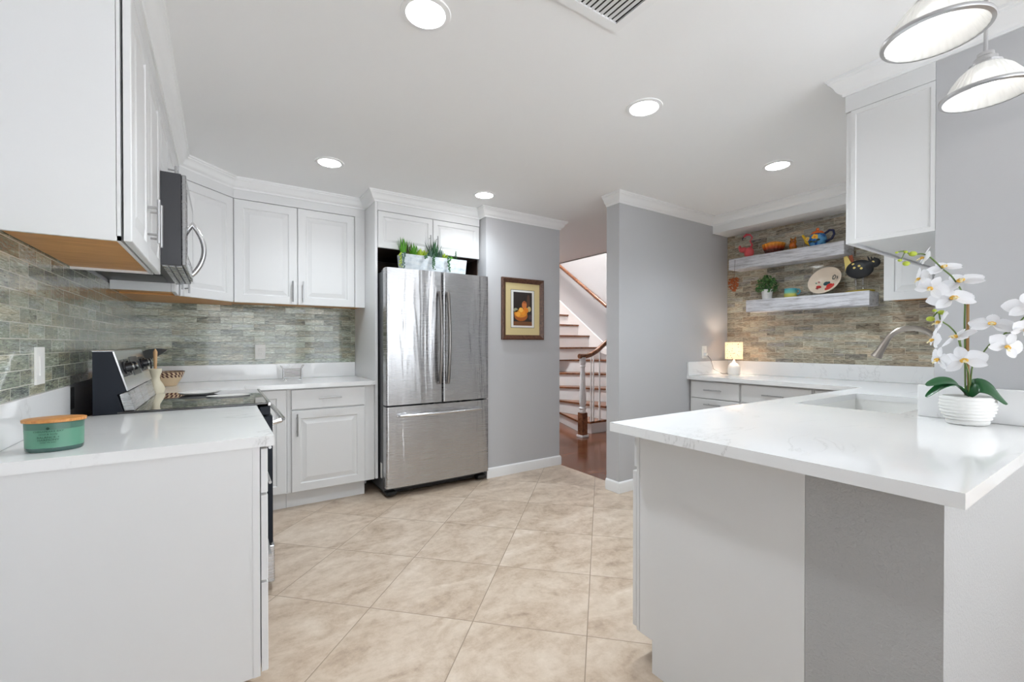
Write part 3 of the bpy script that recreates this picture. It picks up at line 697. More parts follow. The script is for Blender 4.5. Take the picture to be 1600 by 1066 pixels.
def trail(x, y, n, drop, col):
    bm = new(); p = [(x, y+0.02, PZ+0.150), (x, y-0.008, PZ+0.163), (x+0.004, y-0.016, PZ+0.150), (x, y-0.018, PZ+0.158-drop)]
    tube(bm, p, 0.0015, 6)
    for k in range(n):
        t = k/n; ball(bm, (x+random.uniform(-0.012, 0.012), y-0.018-random.uniform(0, 0.008), PZ+0.158-drop*t), 0.0075*(1.1-0.4*t), 1, 0.6, 1.2, u=7, v=5)
    obj('trailing_stem', bm, col, pl, 50)
trail(1.745, py0, 16, 0.13, gD); trail(1.93, py0, 6, 0.03, gC); trail(2.000, py0, 16, 0.115, gC); trail(2.14, py0, 18, 0.12, gC); trail(1.728, py0+0.03, 14, 0.115, gB)

# ------------------------------------------------------------------ range
rg_ = thing('range', 'black and stainless electric range with glass cooktop and rear control panel', 'range', (0.36, -1.36, 0))
RY0, RY1 = -1.742, -0.976
bm = new(); box(bm, 0.05, 0.672, RY0, RY1, 0.03, 0.900, bev=0.003); obj('body', bm, M['blackenamel'], rg_)
bm = new(); box(bm, 0.16, 0.706, RY0-0.008, RY1+0.002, 0.9145, 0.9235, bev=0.003, seg=2); obj('cooktop', bm, M['glasstop'], rg_)
bm = new(); box(bm, 0.7065, 0.722, RY0, RY1, 0.905, 0.924, bev=0.004, seg=2); obj('front_trim', bm, M['metal'], rg_)
bm = new(); box(bm, 0.673, 0.718, RY0, RY1, 0.862, 0.904, bev=0.003); obj('front_rail', bm, M['blackenamel'], rg_)
bm = new(); box(bm, 0.673, 0.728, RY0+0.004, RY1-0.004, 0.235, 0.856, bev=0.005); od = obj('oven_door', bm, M['blackenamel'], rg_)
bm = new(); box(bm, 0.7285, 0.731, RY0+0.02, RY1-0.02, 0.79, 0.850); obj('vent_strip', bm, M['metal'], od)
bm = new(); box(bm, 0.7285, 0.7300, RY0+0.12, RY1-0.12, 0.36, 0.68); obj('window', bm, M['glasstop'], od)
bm = new(); hp = [(0.728, RY0+0.05, 0.815), (0.765, RY0+0.055, 0.822), (0.780, RY0+0.09, 0.824), (0.782, (RY0+RY1)/2, 0.824), (0.780, RY1-0.09, 0.824), (0.765, RY1-0.055, 0.822), (0.728, RY1-0.05, 0.815)]
tube(bm, hp, 0.0125, 14); obj('handle', bm, M['metal'], od, 35)
bm = new(); box(bm, 0.673, 0.735, RY0+0.004, RY1-0.004, 0.045, 0.225, bev=0.005); sd_ = obj('storage_drawer', bm, M['steel'], rg_)
bm = new(); box(bm, 0.06, 0.66, RY0+0.03, RY1-0.03, 0.0, 0.03); obj('plinth', bm, M['rubber'], rg_)
# backguard
prof = [(0.085, 0.9), (0.085, 1.172), (0.146, 1.172), (0.190, 1.008), (0.160, 0.995), (0.178, 0.924), (0.16, 0.9)]
bm = new(); extr(bm, [(x, RY0, z) for x, z in prof], (0, RY1-RY0, 0)); obj('backguard', bm, M['blackenamel'], rg_)
def slant(y0, y1, t0, t1, off, th, m, name='panel', parent=rg_):
    a = Vector((0.146, 0, 1.172)); b = Vector((0.190, 0, 1.008)); n = Vector((0.164, 0, 0.044)).normalized()
    p, q = a.lerp(b, t0)+n*off, a.lerp(b, t1)+n*off; bm = new()
    extr(bm, [(p.x, y0, p.z), (q.x, y0, q.z), (q.x+n.x*th, y0, q.z+n.z*th), (p.x+n.x*th, y0, p.z+n.z*th)], (0, y1-y0, 0)); return obj(name, bm, m, parent)
slant(RY0, RY1, 0.0, 1.0, 0.0005, 0.005, M['metal'], 'control_panel')
bm = new(); box(bm, 0.083, 0.152, RY0-0.003, RY1+0.003, 1.1725, 1.178, bev=0.002); obj('top_trim', bm, M['metal'], rg_)
n_ = Vector((0.164, 0, 0.044)).normalized()
for yk in (-1.665, -1.555, -1.165, -1.055):
    slant(yk-0.046, yk+0.046, 0.22, 0.66, 0.0060, 0.001, M['black'], 'dial_plate')
    c = Vector((0.146, yk, 1.172)).lerp(Vector((0.190, yk, 1.008)), 0.44)+n_*0.007
    bm = new(); tube(bm, [c, c+n_*0.006, c+n_*0.008, c+n_*0.030], [0.028, 0.028, 0.021, 0.018], 24)
    kb = obj('knob', bm, M['black'], rg_, 30)
    bm = new(); tube(bm, [c+n_*0.0305, c+n_*0.033], [0.012, 0.012], 20); obj('knob_cap', bm, M['metal'], kb, 30)
slant(-1.47, -1.25, 0.18, 0.70, 0.0060, 0.001, M['black'], 'display')
bm = new(); extr(bm, [(0.192, RY0+0.01, 1.004), (0.166, RY0+0.01, 0.993), (0.182, RY0+0.01, 0.926), (0.215, RY0+0.01, 0.925)], (0, RY1-RY0-0.02, 0)); obj('rear_vent', bm, M['steel'], rg_)
# power outlet and objects in the gap behind
bm = new(); box(bm, 0.009, 0.016, -1.735, -1.66, 0.94, 1.03, bev=0.002); t_ = obj('power_outlet', bm, M['black']); tag(t_, 'black outlet low on the wall behind the range', 'outlet')

# pizza-peel / spoon rest & bowls on the counter behind the range
KX, KY = 0.262, -0.895
ut = thing('spoon_rest', 'cream ceramic spoon figure standing behind the cooktop', 'ornament', (0.20, -0.87, TOP))
bm = new(); lathe(bm, [(0.034, TOP), (0.042, TOP+0.004), (0.046, TOP+0.03), (0.036, TOP+0.055), (0.022, TOP+0.080), (0.020, TOP+0.10), (0.030, TOP+0.125), (0.031, TOP+0.145), (0.026, TOP+0.147), (0.024, TOP+0.130)], 28, cx=0.20, cy=-0.87); obj('vase', bm, M['cream'], ut, 40)
bm = new(); tube(bm, [(0.20, -0.87, TOP+0.10), (0.20, -0.87, TOP+0.18), (0.20, -0.87, TOP+0.245), (0.20, -0.87, TOP+0.262)], [0.006, 0.008, 0.0105, 0.003], 12); obj('wooden_handle', bm, M['handle_wood'], ut, 40)
# dark leaf shaped plate standing behind
lp = thing('leaf_dish', 'dark grey leaf shaped dish leaning behind the control panel', 'dish', (0.20, -0.72, TOP))
bm = new(); rows = []
P0 = Vector((0.080, -0.62, 1.138)); P1 = Vector((0.240, -0.68, 1.168))
nn = 14
for k in range(nn+1):
    t = k/nn; c = P0.lerp(P1, t); w = 0.045*math.sin(PI*t)**0.8+0.001
    rows.append([bm.verts.new((c.x, c.y+0.012, c.z + w*0.45)), bm.verts.new((c.x, c.y-0.012, c.z-w*0.55-0.012*math.sin(PI*t))), bm.verts.new((c.x, c.y+0.002, c.z-w*0.55-0.004)), bm.verts.new((c.x, c.y+0.020, c.z+w*0.45))])
for a, b in zip(rows, rows[1:]):
    for i in range(4): bm.faces.new([a[i], a[(i+1) % 4], b[(i+1) % 4], b[i]])
bm.faces.new(rows[0]); bm.faces.new(rows[-1][::-1]); obj('dish', bm, M['darkside'], lp, 60)
bm = new(); tube(bm, [(0.16, -0.68, TOP), (0.16, -0.65, 1.12)], 0.004, 8); tube(bm, [(0.15, -0.61, TOP), (0.16, -0.65, 1.12)], 0.004, 8); tube(bm, [(0.11, -0.62, TOP+0.004), (0.20, -0.66, TOP+0.004)], 0.004, 8); obj('stand', bm, M['black'], lp)
# patterned bowl
def band_mat(name, base, dark, z0, z1, nsp, cx, cy):
    m = mat(name, base, 0.35)
    p = objco(m); sp = N(m, 'ShaderNodeSeparateXYZ'); L(m, p, sp.inputs[0])
    ang = math_n(m, 'ARCTAN2', math_n(m, 'SUBTRACT', sp.outputs[1], cy), math_n(m, 'SUBTRACT', sp.outputs[0], cx))
    a1 = math_n(m, 'MULTIPLY', ang, nsp/PI); zz = math_n(m, 'DIVIDE', math_n(m, 'SUBTRACT', sp.outputs[2], z0), (z1-z0)/2)
    ck = N(m, 'ShaderNodeTexChecker'); cb = N(m, 'ShaderNodeCombineXYZ'); L(m, math_n(m, 'ADD', a1, zz), cb.inputs[0]); L(m, zz, cb.inputs[1]); cb.inputs[2].default_value = 0.5
    L(m, cb.outputs[0], ck.inputs['Vector']); ck.inputs['Scale'].default_value = 1.0
    inb = math_n(m, 'MULTIPLY', math_n(m, 'GREATER_THAN', sp.outputs[2], z0), math_n(m, 'LESS_THAN', sp.outputs[2], z1))
    f = math_n(m, 'MULTIPLY', ck.outputs['Fac'], inb)
    rim = math_n(m, 'GREATER_THAN', sp.outputs[2], z1+0.002)
    f = math_n(m, 'MAXIMUM', f, rim)
    L(m, mixc(m, f, base, dark), bsdf(m).inputs['Base Color']); return m
bx, by = 0.215, -0.30
bm = new(); lathe(bm, [(0.045, TOP), (0.050, TOP+0.004), (0.058, TOP+0.02), (0.078, TOP+0.055), (0.095, TOP+0.100), (0.092, TOP+0.101), (0.074, TOP+0.055), (0.04, TOP+0.012)], 48, cx=bx, cy=by)
t_ = obj('bowl', bm, band_mat('patterned_bowl', rgb(226, 200, 164), rgb(84, 40, 36), TOP+0.06, TOP+0.094, 22, bx, by), None, 40); tag(t_, 'tan bowl with dark red zigzag band beside the range on back counter', 'bowl')
# cooktop spoon rest (steel dish)
bm = new()
lathe(bm, [(0.062, 0.9237), (0.085, 0.930), (0.098, 0.938), (0.094, 0.938), (0.08, 0.932), (0.055, 0.926)], 40, cx=0.42, cy=-1.15)
if True:
    pass
t_ = obj('shallow_dish', bm, M['ceramic'], None, 40); tag(t_, 'shallow round white dish lying on the cooktop', 'dish')
bm = new(); lathe(bm, [(0.072, 0.9237), (0.078, 0.929), (0.070, 0.9285), (0.060, 0.926)], 40, cx=0.555, cy=-1.34, sx=1.3, sy=0.8); t_ = obj('spoon_tray', bm, M['ceramic'], None, 40); tag(t_, 'oval pale spoon tray near front of the cooktop', 'tray')
# wire caddy on the back counter
cd = thing('napkin_holder', 'small steel wire basket with horned corners on back counter', 'basket', (1.0, -0.22, TOP))
bm = new(); x0, x1, y0, y1 = 0.935, 1.065, -0.26, -0.20
for k in range(6):
    z = TOP+0.030+k*0.0115; tube(bm, [(x0, y0, z), (x1, y0, z), (x1, y1, z), (x0, y1, z), (x0, y0, z)], 0.0022, 6)
obj('wire_basket', bm, M['dark_nickel'], cd, 50)
for x, s in ((x0, -1), (x1, 1)):
    for y in (y0, y1):
        bm = new(); tube(bm, [(x-s*0.02, y, TOP+0.006), (x-s*0.004, y, TOP+0.003), (x, y, TOP+0.02), (x, y, TOP+0.09), (x+s*0.008, y, TOP+0.105), (x+s*0.020, y, TOP+0.120)], 0.004, 8); obj('leg', bm, M['metal'], cd, 50)

# ------------------------------------------------------------------ microwave
mw = thing('microwave', 'over range microwave, black sided with curved steel handle', 'microwave', (0.2, -1.29, 1.56))
bm = new(); box(bm, 0.009, 0.372, -1.668, -0.912, 1.560, 1.975, bev=0.002); obj('body', bm, M['darkside'] if False else mat('charcoal_case', rgb(58, 58, 62), 0.4), mw)
bm = new(); box(bm, 0.3725, 0.390, -1.667, -1.09, 1.563, 1.972, bev=0.003); md = obj('door', bm, M['steel'], mw)
bm = new(); box(bm, 0.3903, 0.3915, -1.62, -1.18, 1.62, 1.92); obj('window', bm, M['glasstop'], md)
bm = new(); box(bm, 0.3725, 0.390, -1.088, -0.914, 1.563, 1.972, bev=0.003); obj('control_panel', bm, M['glasstop'], mw)
bow_handle(md, (0.389, -1.14, 1.585), (0.389, -1.14, 1.872), (1, 0, 0))
bm = new()
for k in range(3):
    for j in range(12): box(bm, 0.30+k*0.026, 0.32+k*0.026, -1.64+j*0.058, -1.60+j*0.058, 1.5565, 1.5598)
obj('vent_grille', bm, M['metal'], mw)
bm = new(); box(bm, 0.05, 0.27, -1.63, -1.31, 1.556, 1.5598); box(bm, 0.05, 0.27, -1.27, -0.95, 1.556, 1.5598); obj('grease_filter', bm, mat('filter_mesh', rgb(70, 70, 72), 0.4, 0.9), mw)

# ------------------------------------------------------------------ candle
CXc, CYc = 0.135, -2.452
cn = thing('candle_jar', 'oval green glass candle with bamboo lid on left worktop', 'candle', (CXc, CYc, TOP))
sx_, sy_ = 0.062, 0.047
def cr_(z): return 0.94+0.03*min(1, z/0.004)+0.03*max(0, (z-0.004))/0.074
bm = new(); lathe(bm, [(0.93, TOP+0.0005), (cr_(0.004), TOP+0.004), (cr_(0.0115), TOP+0.0115)], 48, cx=CXc, cy=CYc, sx=sx_*0.97, sy=sy_*0.97); obj('glass_base', bm, mat('thick_green_glass', rgb(58, 90, 84), 0.2, 0, Coat_Weight=0.6), cn, 35)
bm = new(); lathe(bm, [(cr_(0.0117), TOP+0.0117), (cr_(0.060), TOP+0.060)], 48, cx=CXc, cy=CYc, sx=sx_*0.97, sy=sy_*0.97); obj('wax', bm, mat('green_wax', rgb(92, 146, 122), 0.35, 0, Coat_Weight=0.4), cn, 35)
bm = new(); lathe(bm, [(cr_(0.0602), TOP+0.0602), (cr_(0.078), TOP+0.078), (0.92, TOP+0.078), (0.92, TOP+0.0602)], 48, cx=CXc, cy=CYc, sx=sx_*0.97, sy=sy_*0.97); obj('jar_rim', bm, mat('green_frosted_glass', rgb(76, 114, 100), 0.3), cn, 35)
bm = new(); lathe(bm, [(0.98, TOP+0.0785), (1.04, TOP+0.0795), (1.05, TOP+0.086), (1.0, TOP+0.0875)], 48, cx=CXc, cy=CYc, sx=sx_, sy=sy_); obj('lid', bm, M['lid_wood'], cn, 35)
ink = mat('dark_green_ink', rgb(28, 66, 50), 0.6)
def curved_text(body, z, size, ang, parent, name='print'):
    cu = bpy.data.curves.new(name, 'FONT'); cu.body = body; cu.size = size; cu.align_x = 'CENTER'; cu.extrude = 0.0002
    tmp = bpy.data.objects.new('tmp', cu); C.objects.link(tmp)
    dg = bpy.context.evaluated_depsgraph_get(); me = bpy.data.meshes.new_from_object(tmp.evaluated_get(dg))
    C.objects.unlink(tmp); bpy.data.objects.remove(tmp)
    rr_ = 0.050
    for v in me.vertices:
        a = ang + v.co.x/rr_
        k = 0.972 + 0.026*((z-TOP)/0.078)
        ex, ey = math.cos(a)*sx_*k*1.0, math.sin(a)*sy_*k*1.0
        v.co = Vector((CXc+ex*1.008, CYc+ey*1.008 - 0, z+v.co.y)) - Vector((CXc, CYc, TOP))
    me.materials.append(ink); o = bpy.data.objects.new(name, me); C.objects.link(o); o.parent = parent; return o
A_ = -PI/2-0.05
curved_text('CHESAPEAKE BAY', TOP+0.0545, 0.0062, A_, cn); curved_text('mind & body', TOP+0.0475, 0.0058, A_, cn)
curved_text('BALANCE +', TOP+0.0385, 0.0070, A_, cn); curved_text('HARMONY', TOP+0.0315, 0.0070, A_, cn); curved_text('water lily pear', TOP+0.026, 0.0045, A_, cn)
bm = new(); bc_ = Vector((CXc+math.cos(A_)*sx_*1.0, CYc+math.sin(A_)*sy_*1.0, TOP+0.0645)); ball(bm, bc_, 0.0035, 1, 0.12, 1, 12, 8); obj('emblem', bm, ink, cn)

# ------------------------------------------------------------------ wall plates
def plate(label, o, u, n, w=0.075, h=0.118, kind='switch', nm='light_switch', n2=1):
    o = Vector(o); u = Vector(u); n = Vector(n); z = Vector((0, 0, 1))
    t = thing(nm, label, 'switch' if kind == 'switch' else 'outlet', o)
    def slab(cx_, cz_, ww, hh, d0, d1, name, m, par):
        bm = new(); c = o+u*cx_+z*cz_
        rs = []
        for ins, d in ((0, d0), (0, d1-0.001), (0.0012, d1)):
            rs.append([bm.verts.new(c+u*a+z*b+n*d) for a, b in ((-ww/2+ins, -hh/2+ins), (ww/2-ins, -hh/2+ins), (ww/2-ins, hh/2-ins), (-ww/2+ins, hh/2-ins))])
        bm.faces.new(rs[0][::-1]); bm.faces.new(rs[-1])
        for a, b in zip(rs, rs[1:]):
            for i in range(4): bm.faces.new([a[i], a[(i+1) % 4], b[(i+1) % 4], b[i]])
        return obj(name, bm, m, par)
    slab(0, 0, w, h, 0.0005, 0.006, 'plate', M['white_plastic'], t)
    if kind == 'switch': slab(0, 0, 0.033, 0.066, 0.006, 0.009, 'rocker', M['white_plastic'], t)
    else:
        for zz in (-0.020, 0.020):
            s = slab(0, zz, 0.030, 0.028, 0.006, 0.0085, 'socket', M['white_plastic'], t)
            for dx in (-0.006, 0.006): slab(dx, zz+0.003, 0.002, 0.009, 0.0085, 0.0088, 'slot', M['black'], s)
    return t
plate('white rocker switch plate on left backsplash above the candle', (0.008, -2.055, 1.132), (0, 1, 0), (1, 0, 0), 0.085, 0.125, nm='light_switch')
plate('white double outlet on the back wall tile', (0.79, -0.008, 1.140), (1, 0, 0), (0, -1, 0), 0.075, 0.12, 'outlet', 'power_outlet')
plate('white outlet plate on grey wall above the small lamp cord', (4.340, -1.683, 1.125), (1, 0, 0), (0, -1, 0), 0.075, 0.118, 'outlet', 'power_outlet')

# ------------------------------------------------------------------ ceiling: downlights, vent
spots = [(1.15, -2.635, 'nearest, cut by top edge of the photo'), (2.335, -2.645, 'in front of the hall opening, right of center'), (1.130, -1.030, 'above the back wall cabinets'), (2.315, -1.040, 'smallest, in front of fridge cabinet'), (3.680, -2.655, 'near the floating shelves')]
for i, (x, y, lb) in enumerate(spots):
    t = thing('recessed_light', 'round recessed ceiling light ' + lb, 'ceiling light', (x, y, CZ), 0, 'recessed ceiling lights')
    bm = new(); lathe(bm, [(0.092, CZ-0.0002), (0.090, CZ-0.004), (0.072, CZ-0.006), (0.070, CZ-0.003)], 40, cx=x, cy=y, cap0=False, cap1=False); obj('trim_ring', bm, M['crown'], t, 40)
    bm = new(); lathe(bm, [(0.070, CZ-0.003), (0.0705, CZ-0.0005)], 40, cx=x, cy=y); obj('lens', bm, M['emit'], t)
    sl_ = bpy.data.lights.new('downlight_beam', 'SPOT'); sl_.energy = SPOT*(0.55 if y > -2 else 1.0); sl_.color = (0.85, 0.94, 1.0); sl_.spot_size = R(138); sl_.spot_blend = 1.0; sl_.shadow_soft_size = 0.065
    so_ = bpy.data.objects.new('downlight_beam', sl_); C.objects.link(so_); so_.parent = t; so_.location = (0, 0, -0.012)
vt = thing('ceiling_vent', 'white slatted air vent in ceiling at the top edge', 'vent', (1.78, -3.1, CZ))
vx0, vx1, vy0, vy1 = 1.47, 1.80, -3.26, -2.955
bm = new()
for r_ in ((vx0, vx1, vy1-0.035, vy1), (vx0, vx1, vy0, vy0+0.035), (vx0, vx0+0.035, vy0+0.035, vy1-0.035), (vx1-0.035, vx1, vy0+0.035, vy1-0.035)): box(bm, *r_, CZ-0.008, CZ-0.0003)
obj('frame', bm, M['crown'], vt)
for k in range(11):
    x = vx1-0.056-k*0.0215
    if x < vx0+0.037: break
    bm = new(); extr(bm, [(x, vy0+0.035, CZ-0.0005), (x+0.0075, vy0+0.035, CZ-0.0075), (x+0.009, vy0+0.035, CZ-0.0065), (x+0.0015, vy0+0.035, CZ-0.0003)], (0, vy1-vy0-0.07, 0)); obj('slat', bm, M['crown'], vt)
bm = new(); box(bm, vx0+0.035, vx1-0.035, vy0+0.035, vy1-0.035, CZ-0.0003, CZ-0.0001); obj('duct_shade', bm, M['rubber'], vt)  # black sheet standing in for the shade of the duct behind the slats

# ------------------------------------------------------------------ pendants
def pendant(x, y, label):
    z0 = 2.049; t = thing('pendant_light', label, 'pendant light', (x, y, CZ), 0, 'pendants over the peninsula'); Rr = 0.1125
    sh = mat('ribbed_glass', (0.95, 0.95, 0.93, 1), 0.22, 0, Transmission_Weight=0.45, IOR=1.35)
    b = bsdf(sh); b.inputs['Emission Color'].default_value = (1, 0.98, 0.95, 1); b.inputs['Emission Strength'].default_value = 0.04
    bm = new(); prof = [(Rr, z0), (Rr*0.93, z0+0.012), (Rr*0.86, z0+0.026), (Rr*0.76, z0+0.048), (Rr*0.60, z0+0.075), (Rr*0.42, z0+0.094), (Rr*0.30, z0+0.102)]
    inner = [(r-0.004, z-0.0015) for r, z in prof][::-1]
    lathe(bm, prof+inner, 144, cx=x, cy=y, cap0=False, cap1=False, ripple=0.016, nrip=36)
    bm.faces.ensure_lookup_table(); obj('shade', bm, sh, t, 60)
    bm = new(); lathe(bm, [(Rr*0.95, z0-0.0035), (Rr*1.03, z0-0.001), (Rr*1.045, z0+0.004), (Rr*1.03, z0+0.009), (Rr*1.01, z0+0.009), (Rr*1.02, z0+0.003), (Rr*0.95, z0+0.0)], 96, cx=x, cy=y, cap0=False, cap1=False); obj('rim', bm, M['pull'], t, 50)
    bm = new(); lathe(bm, [(0.040, z0+0.098), (0.041, z0+0.106), (0.030, z0+0.112), (0.030, z0+0.124), (0.022, z0+0.130), (0.021, z0+0.142), (0.008, z0+0.146)], 32, cx=x, cy=y); obj('cap', bm, M['pull'], t, 35)
    bm = new(); tube(bm, [(x, y, z0+0.144), (x, y, CZ-0.02)], 0.0055, 12); obj('rod', bm, M['pull'], t, 35)
    bm = new(); lathe(bm, [(0.06, CZ-0.0005), (0.06, CZ-0.01), (0.03, CZ-0.022), (0.008, CZ-0.024)], 32, cx=x, cy=y); obj('canopy', bm, M['pull'], t, 35)
    bm = new(); ball(bm, (x, y, z0+0.048), 0.034, 1, 1, 1.15, 24, 16); obj('bulb', bm, M['bulb'], t, 60)
    return t
pendant(2.158, -3.790, 'nearer glass pendant with steel rim, cut by the top edge')
pendant(2.688, -3.798, 'farther glass pendant with steel rim, hanging against the grey wall')

# ------------------------------------------------------------------ framed picture
pc = thing('framed_picture', 'brown framed still life with cream mat on grey wall right of fridge', 'picture', (2.9, -0.765, 1.53))
X0, X1, Z0, Z1, YB = 2.652, 3.128, 1.243, 1.815, -0.756
bm = new(); fwd = 0.044
def bar_frame(bm, x0, x1, z0, z1, w, yb, prof):
    P = [(x0, z0), (x1, z0), (x1, z1), (x0, z1)]; sg = [(1, 1), (-1, 1), (-1, -1), (1, -1)]; rings = []
    for (x, z), (sx2, sz2) in zip(P, sg): rings.append([bm.verts.new((x+sx2*i*w, yb-d, z+sz2*i*w)) for i, d in prof])
    k = len(prof)
    for i in range(4):
        a, b = rings[i], rings[(i+1) % 4]
        for j in range(k): bm.faces.new([a[j], b[j], b[(j+1) % k], a[(j+1) % k]])
bar_frame(bm, X0, X1, Z0, Z1, fwd, YB, [(0, 0), (0, 0.024), (0.25, 0.030), (0.55, 0.022), (0.9, 0.014), (1.0, 0.010), (1.0, 0.0)]); obj('frame', bm, M['frame_wood'], pc, 30)
bm = new(); box(bm, X0+fwd*0.98, X1-fwd*0.98, YB-0.008, YB-0.002, Z0+fwd*0.98, Z1-fwd*0.98); obj('mat_board', bm, mat('cream_mat', rgb(214, 196, 146), 0.8), pc)
ix0, ix1, iz0, iz1 = 2.757, 3.018, 1.358, 1.706
bm = new(); box(bm, ix0-0.004, ix1+0.004, YB-0.0085, YB-0.0081, iz0-0.004, iz1+0.004); obj('inner_line', bm, mat('dark_grey_line', rgb(70, 66, 60), 0.8), pc)
bm = new(); box(bm, ix0, ix1, YB-0.0092, YB-0.0086, iz0, iz1); obj('white_border', bm, M['white_plastic'], pc)
bm = new(); ax0, ax1, az0, az1 = 2.782, 2.994, 1.376, 1.688; box(bm, ax0, ax1, YB-0.0098, YB-0.0093, az0, az1); obj('print', bm, mat('dark_brown_ground', rgb(46, 38, 34), 0.5), pc)
AW, AH = ax1-ax0, az1-az0
def blob(u, v, ru, rv, col, d, name='painted_shape', n=20):
    bm = new(); c = Vector((ax0+u*AW, YB-0.0099-d*0.0002, az0+v*AH)); vs2 = [bm.verts.new(c+Vector((ru*AW*math.cos(2*PI*k/n), 0, rv*AH*math.sin(2*PI*k/n)))) for k in range(n)]
    f = bm.faces.new(vs2); r_ = bmesh.ops.extrude_face_region(bm, geom=[f]); bmesh.ops.translate(bm, verts=[g for g in r_['geom'] if isinstance(g, bmesh.types.BMVert)], vec=(0, 0.0002, 0))
    return obj(name, bm, mat(name, col, 0.5), pc)
bm = new(); box(bm, ax0, ax1, YB-0.0101, YB-0.0099, az0, az0+AH*0.12); obj('painted_table', bm, mat('painted_table', rgb(122, 78, 46), 0.5), pc)
blob(0.40, 0.30, 0.36, 0.17, rgb(168, 92, 36), 2); blob(0.38, 0.36, 0.34, 0.12, rgb(222, 142, 44), 3); blob(0.25, 0.34, 0.12, 0.07, rgb(240, 168, 60), 4); blob(0.50, 0.40, 0.13, 0.08, rgb(236, 150, 40), 4.5)
blob(0.66, 0.46, 0.14, 0.09, rgb(226, 132, 38), 4); blob(0.40, 0.47, 0.12, 0.07, rgb(246, 184, 76), 5); blob(0.58, 0.62, 0.13, 0.12, rgb(206, 120, 60), 3); blob(0.60, 0.70, 0.10, 0.03, rgb(160, 84, 46), 4)
blob(0.84, 0.50, 0.10, 0.08, rgb(202, 178, 120), 3); blob(0.12, 0.46, 0.12, 0.06, rgb(150, 152, 124), 3); blob(0.90, 0.26, 0.10, 0.08, rgb(78, 62, 66), 3); blob(0.80, 0.74, 0.08, 0.2, rgb(84, 58, 44), 2)

# ------------------------------------------------------------------ staircase
Z_ = [0.0, 0.160, 0.345, 0.545, 0.745, 0.945, 1.148, 1.353, 1.556, 1.758, 1.96, 2.16, 2.36, 2.56, 2.76]
sc = thing('staircase', 'white staircase with brown wooden treads turning up left in the hall', 'staircase', (4.9, 0.6, 0))
def clip(poly, a, b):
    """keep the part of poly to the left of a->b"""
    out = []; a = Vector(a); b = Vector(b); d = b-a
    side = lambda p: d.x*(p[1]-a.y)-d.y*(p[0]-a.x)
    for i in range(len(poly)):
        p, q = poly[i], poly[(i+1) % len(poly)]; sp_, sq = side(p), side(q)
        if sp_ >= 0: out.append(p)
        if (sp_ >= 0) != (sq >= 0):
            t = sp_/(sp_-sq); out.append((p[0]+(q[0]-p[0])*t, p[1]+(q[1]-p[1])*t))
    return out
foot = [(4.5, 0.17), (6.049, 0.17), (6.049, 4.9), (4.79, 4.9), (4.79, 1.6), (4.5, 1.6)]
foot0 = [(4.45, 0.17), (6.049, 0.17), (6.049, 4.9), (4.79, 4.9), (4.79, 1.3), (4.45, 1.3)]
lines = [((4.882, 1.10), (4.606, 0.36)), ((4.852, 1.10), (4.950, 0.17)), ((4.895, 1.14), (5.267, 0.534)), ((5.010, 1.28), (5.486, 0.750)), ((5.250, 1.54), (5.699, 0.962))]
def steppoly(n, grow=0.0):
    if n <= 5:
        a, b = lines[n-1]; a = Vector(a); b = Vector(b)
        # travel from b to a so that 'beyond' is on the right; use reversed for left test
        d = (b-a).normalized(); nr = Vector((d.y, -d.x))   # right of a->b is towards viewer
        a2, b2 = a+nr*grow, b+nr*grow
        P = clip([(4.45, 0.17), (6.049, 0.17), (6.049, 4.9), (4.9, 4.9), (4.79, 4.0), (4.45, 1.9)], a2, b2)
        if n == 1:
            P = clip(P, (4.60-grow, 0.37), (4.66-grow, 0.17))
        return P
    y = 1.387 + (n-6)*0.2855 - grow
    return [(4.95, y), (6.049, y), (6.049, 4.95), (4.95, 4.95)]
for n in range(1, 14):
    P = steppoly(n)
    bm = new(); prism(bm, P, Z_[n-1]+0.0005, Z_[n]-0.026); obj('riser', bm, M['crown'], sc)
    P2 = steppoly(n, 0.025)
    bm = new(); prism(bm, P2, Z_[n]-0.0255, Z_[n]); obj('tread', bm, M['tread'], sc)
# stringer on stairwell wall
bm = new(); extr(bm, [(6.03, 1.16, 1.0), (6.03, 1.310, 1.225), (6.03, 2.518, 2.065), (6.03, 4.6, 3.51), (6.03, 4.6, 3.2), (6.03, 1.6, 1.1)], (0.0195, 0, 0)); obj('stringer', bm, M['crown'], sc)
# newel
nx, ny = 4.425, 0.085
bm = new(); box(bm, nx-0.058, nx+0.058, ny-0.058, ny+0.058, 0, 0.028, bev=0.003); nw = obj('newel_post', bm, M['crown'], sc)
bm = new(); box(bm, nx-0.045, nx+0.045, ny-0.045, ny+0.045, 0.028, 0.315, bev=0.003); obj('newel_block', bm, M['tread'], nw)
bm = new(); lathe(bm, [(0.042, 0.315), (0.044, 0.335), (0.034, 0.345), (0.044, 0.36), (0.046, 0.375), (0.032, 0.39), (0.042, 0.43), (0.044, 0.50), (0.036, 0.72), (0.030, 0.86), (0.029, 0.90), (0.038, 0.915), (0.030, 0.93), (0.040, 0.955), (0.040, 1.03)], 24, cx=nx, cy=ny); obj('newel_shaft', bm, M['crown'], nw, 35)
rail = [(nx-0.06, ny, 1.045), (nx+0.06, ny+0.0, 1.045), (nx+0.16, ny+0.015, 1.065), (nx+0.28, ny+0.03, 1.11), (nx+0.42, ny+0.05, 1.19), (nx+0.62, ny+0.07, 1.30), (nx+0.9, ny+0.08, 1.46)]
bm = new(); tube(bm, rail, 0.032, 12); obj('handrail', bm, M['tread'], sc, 40)
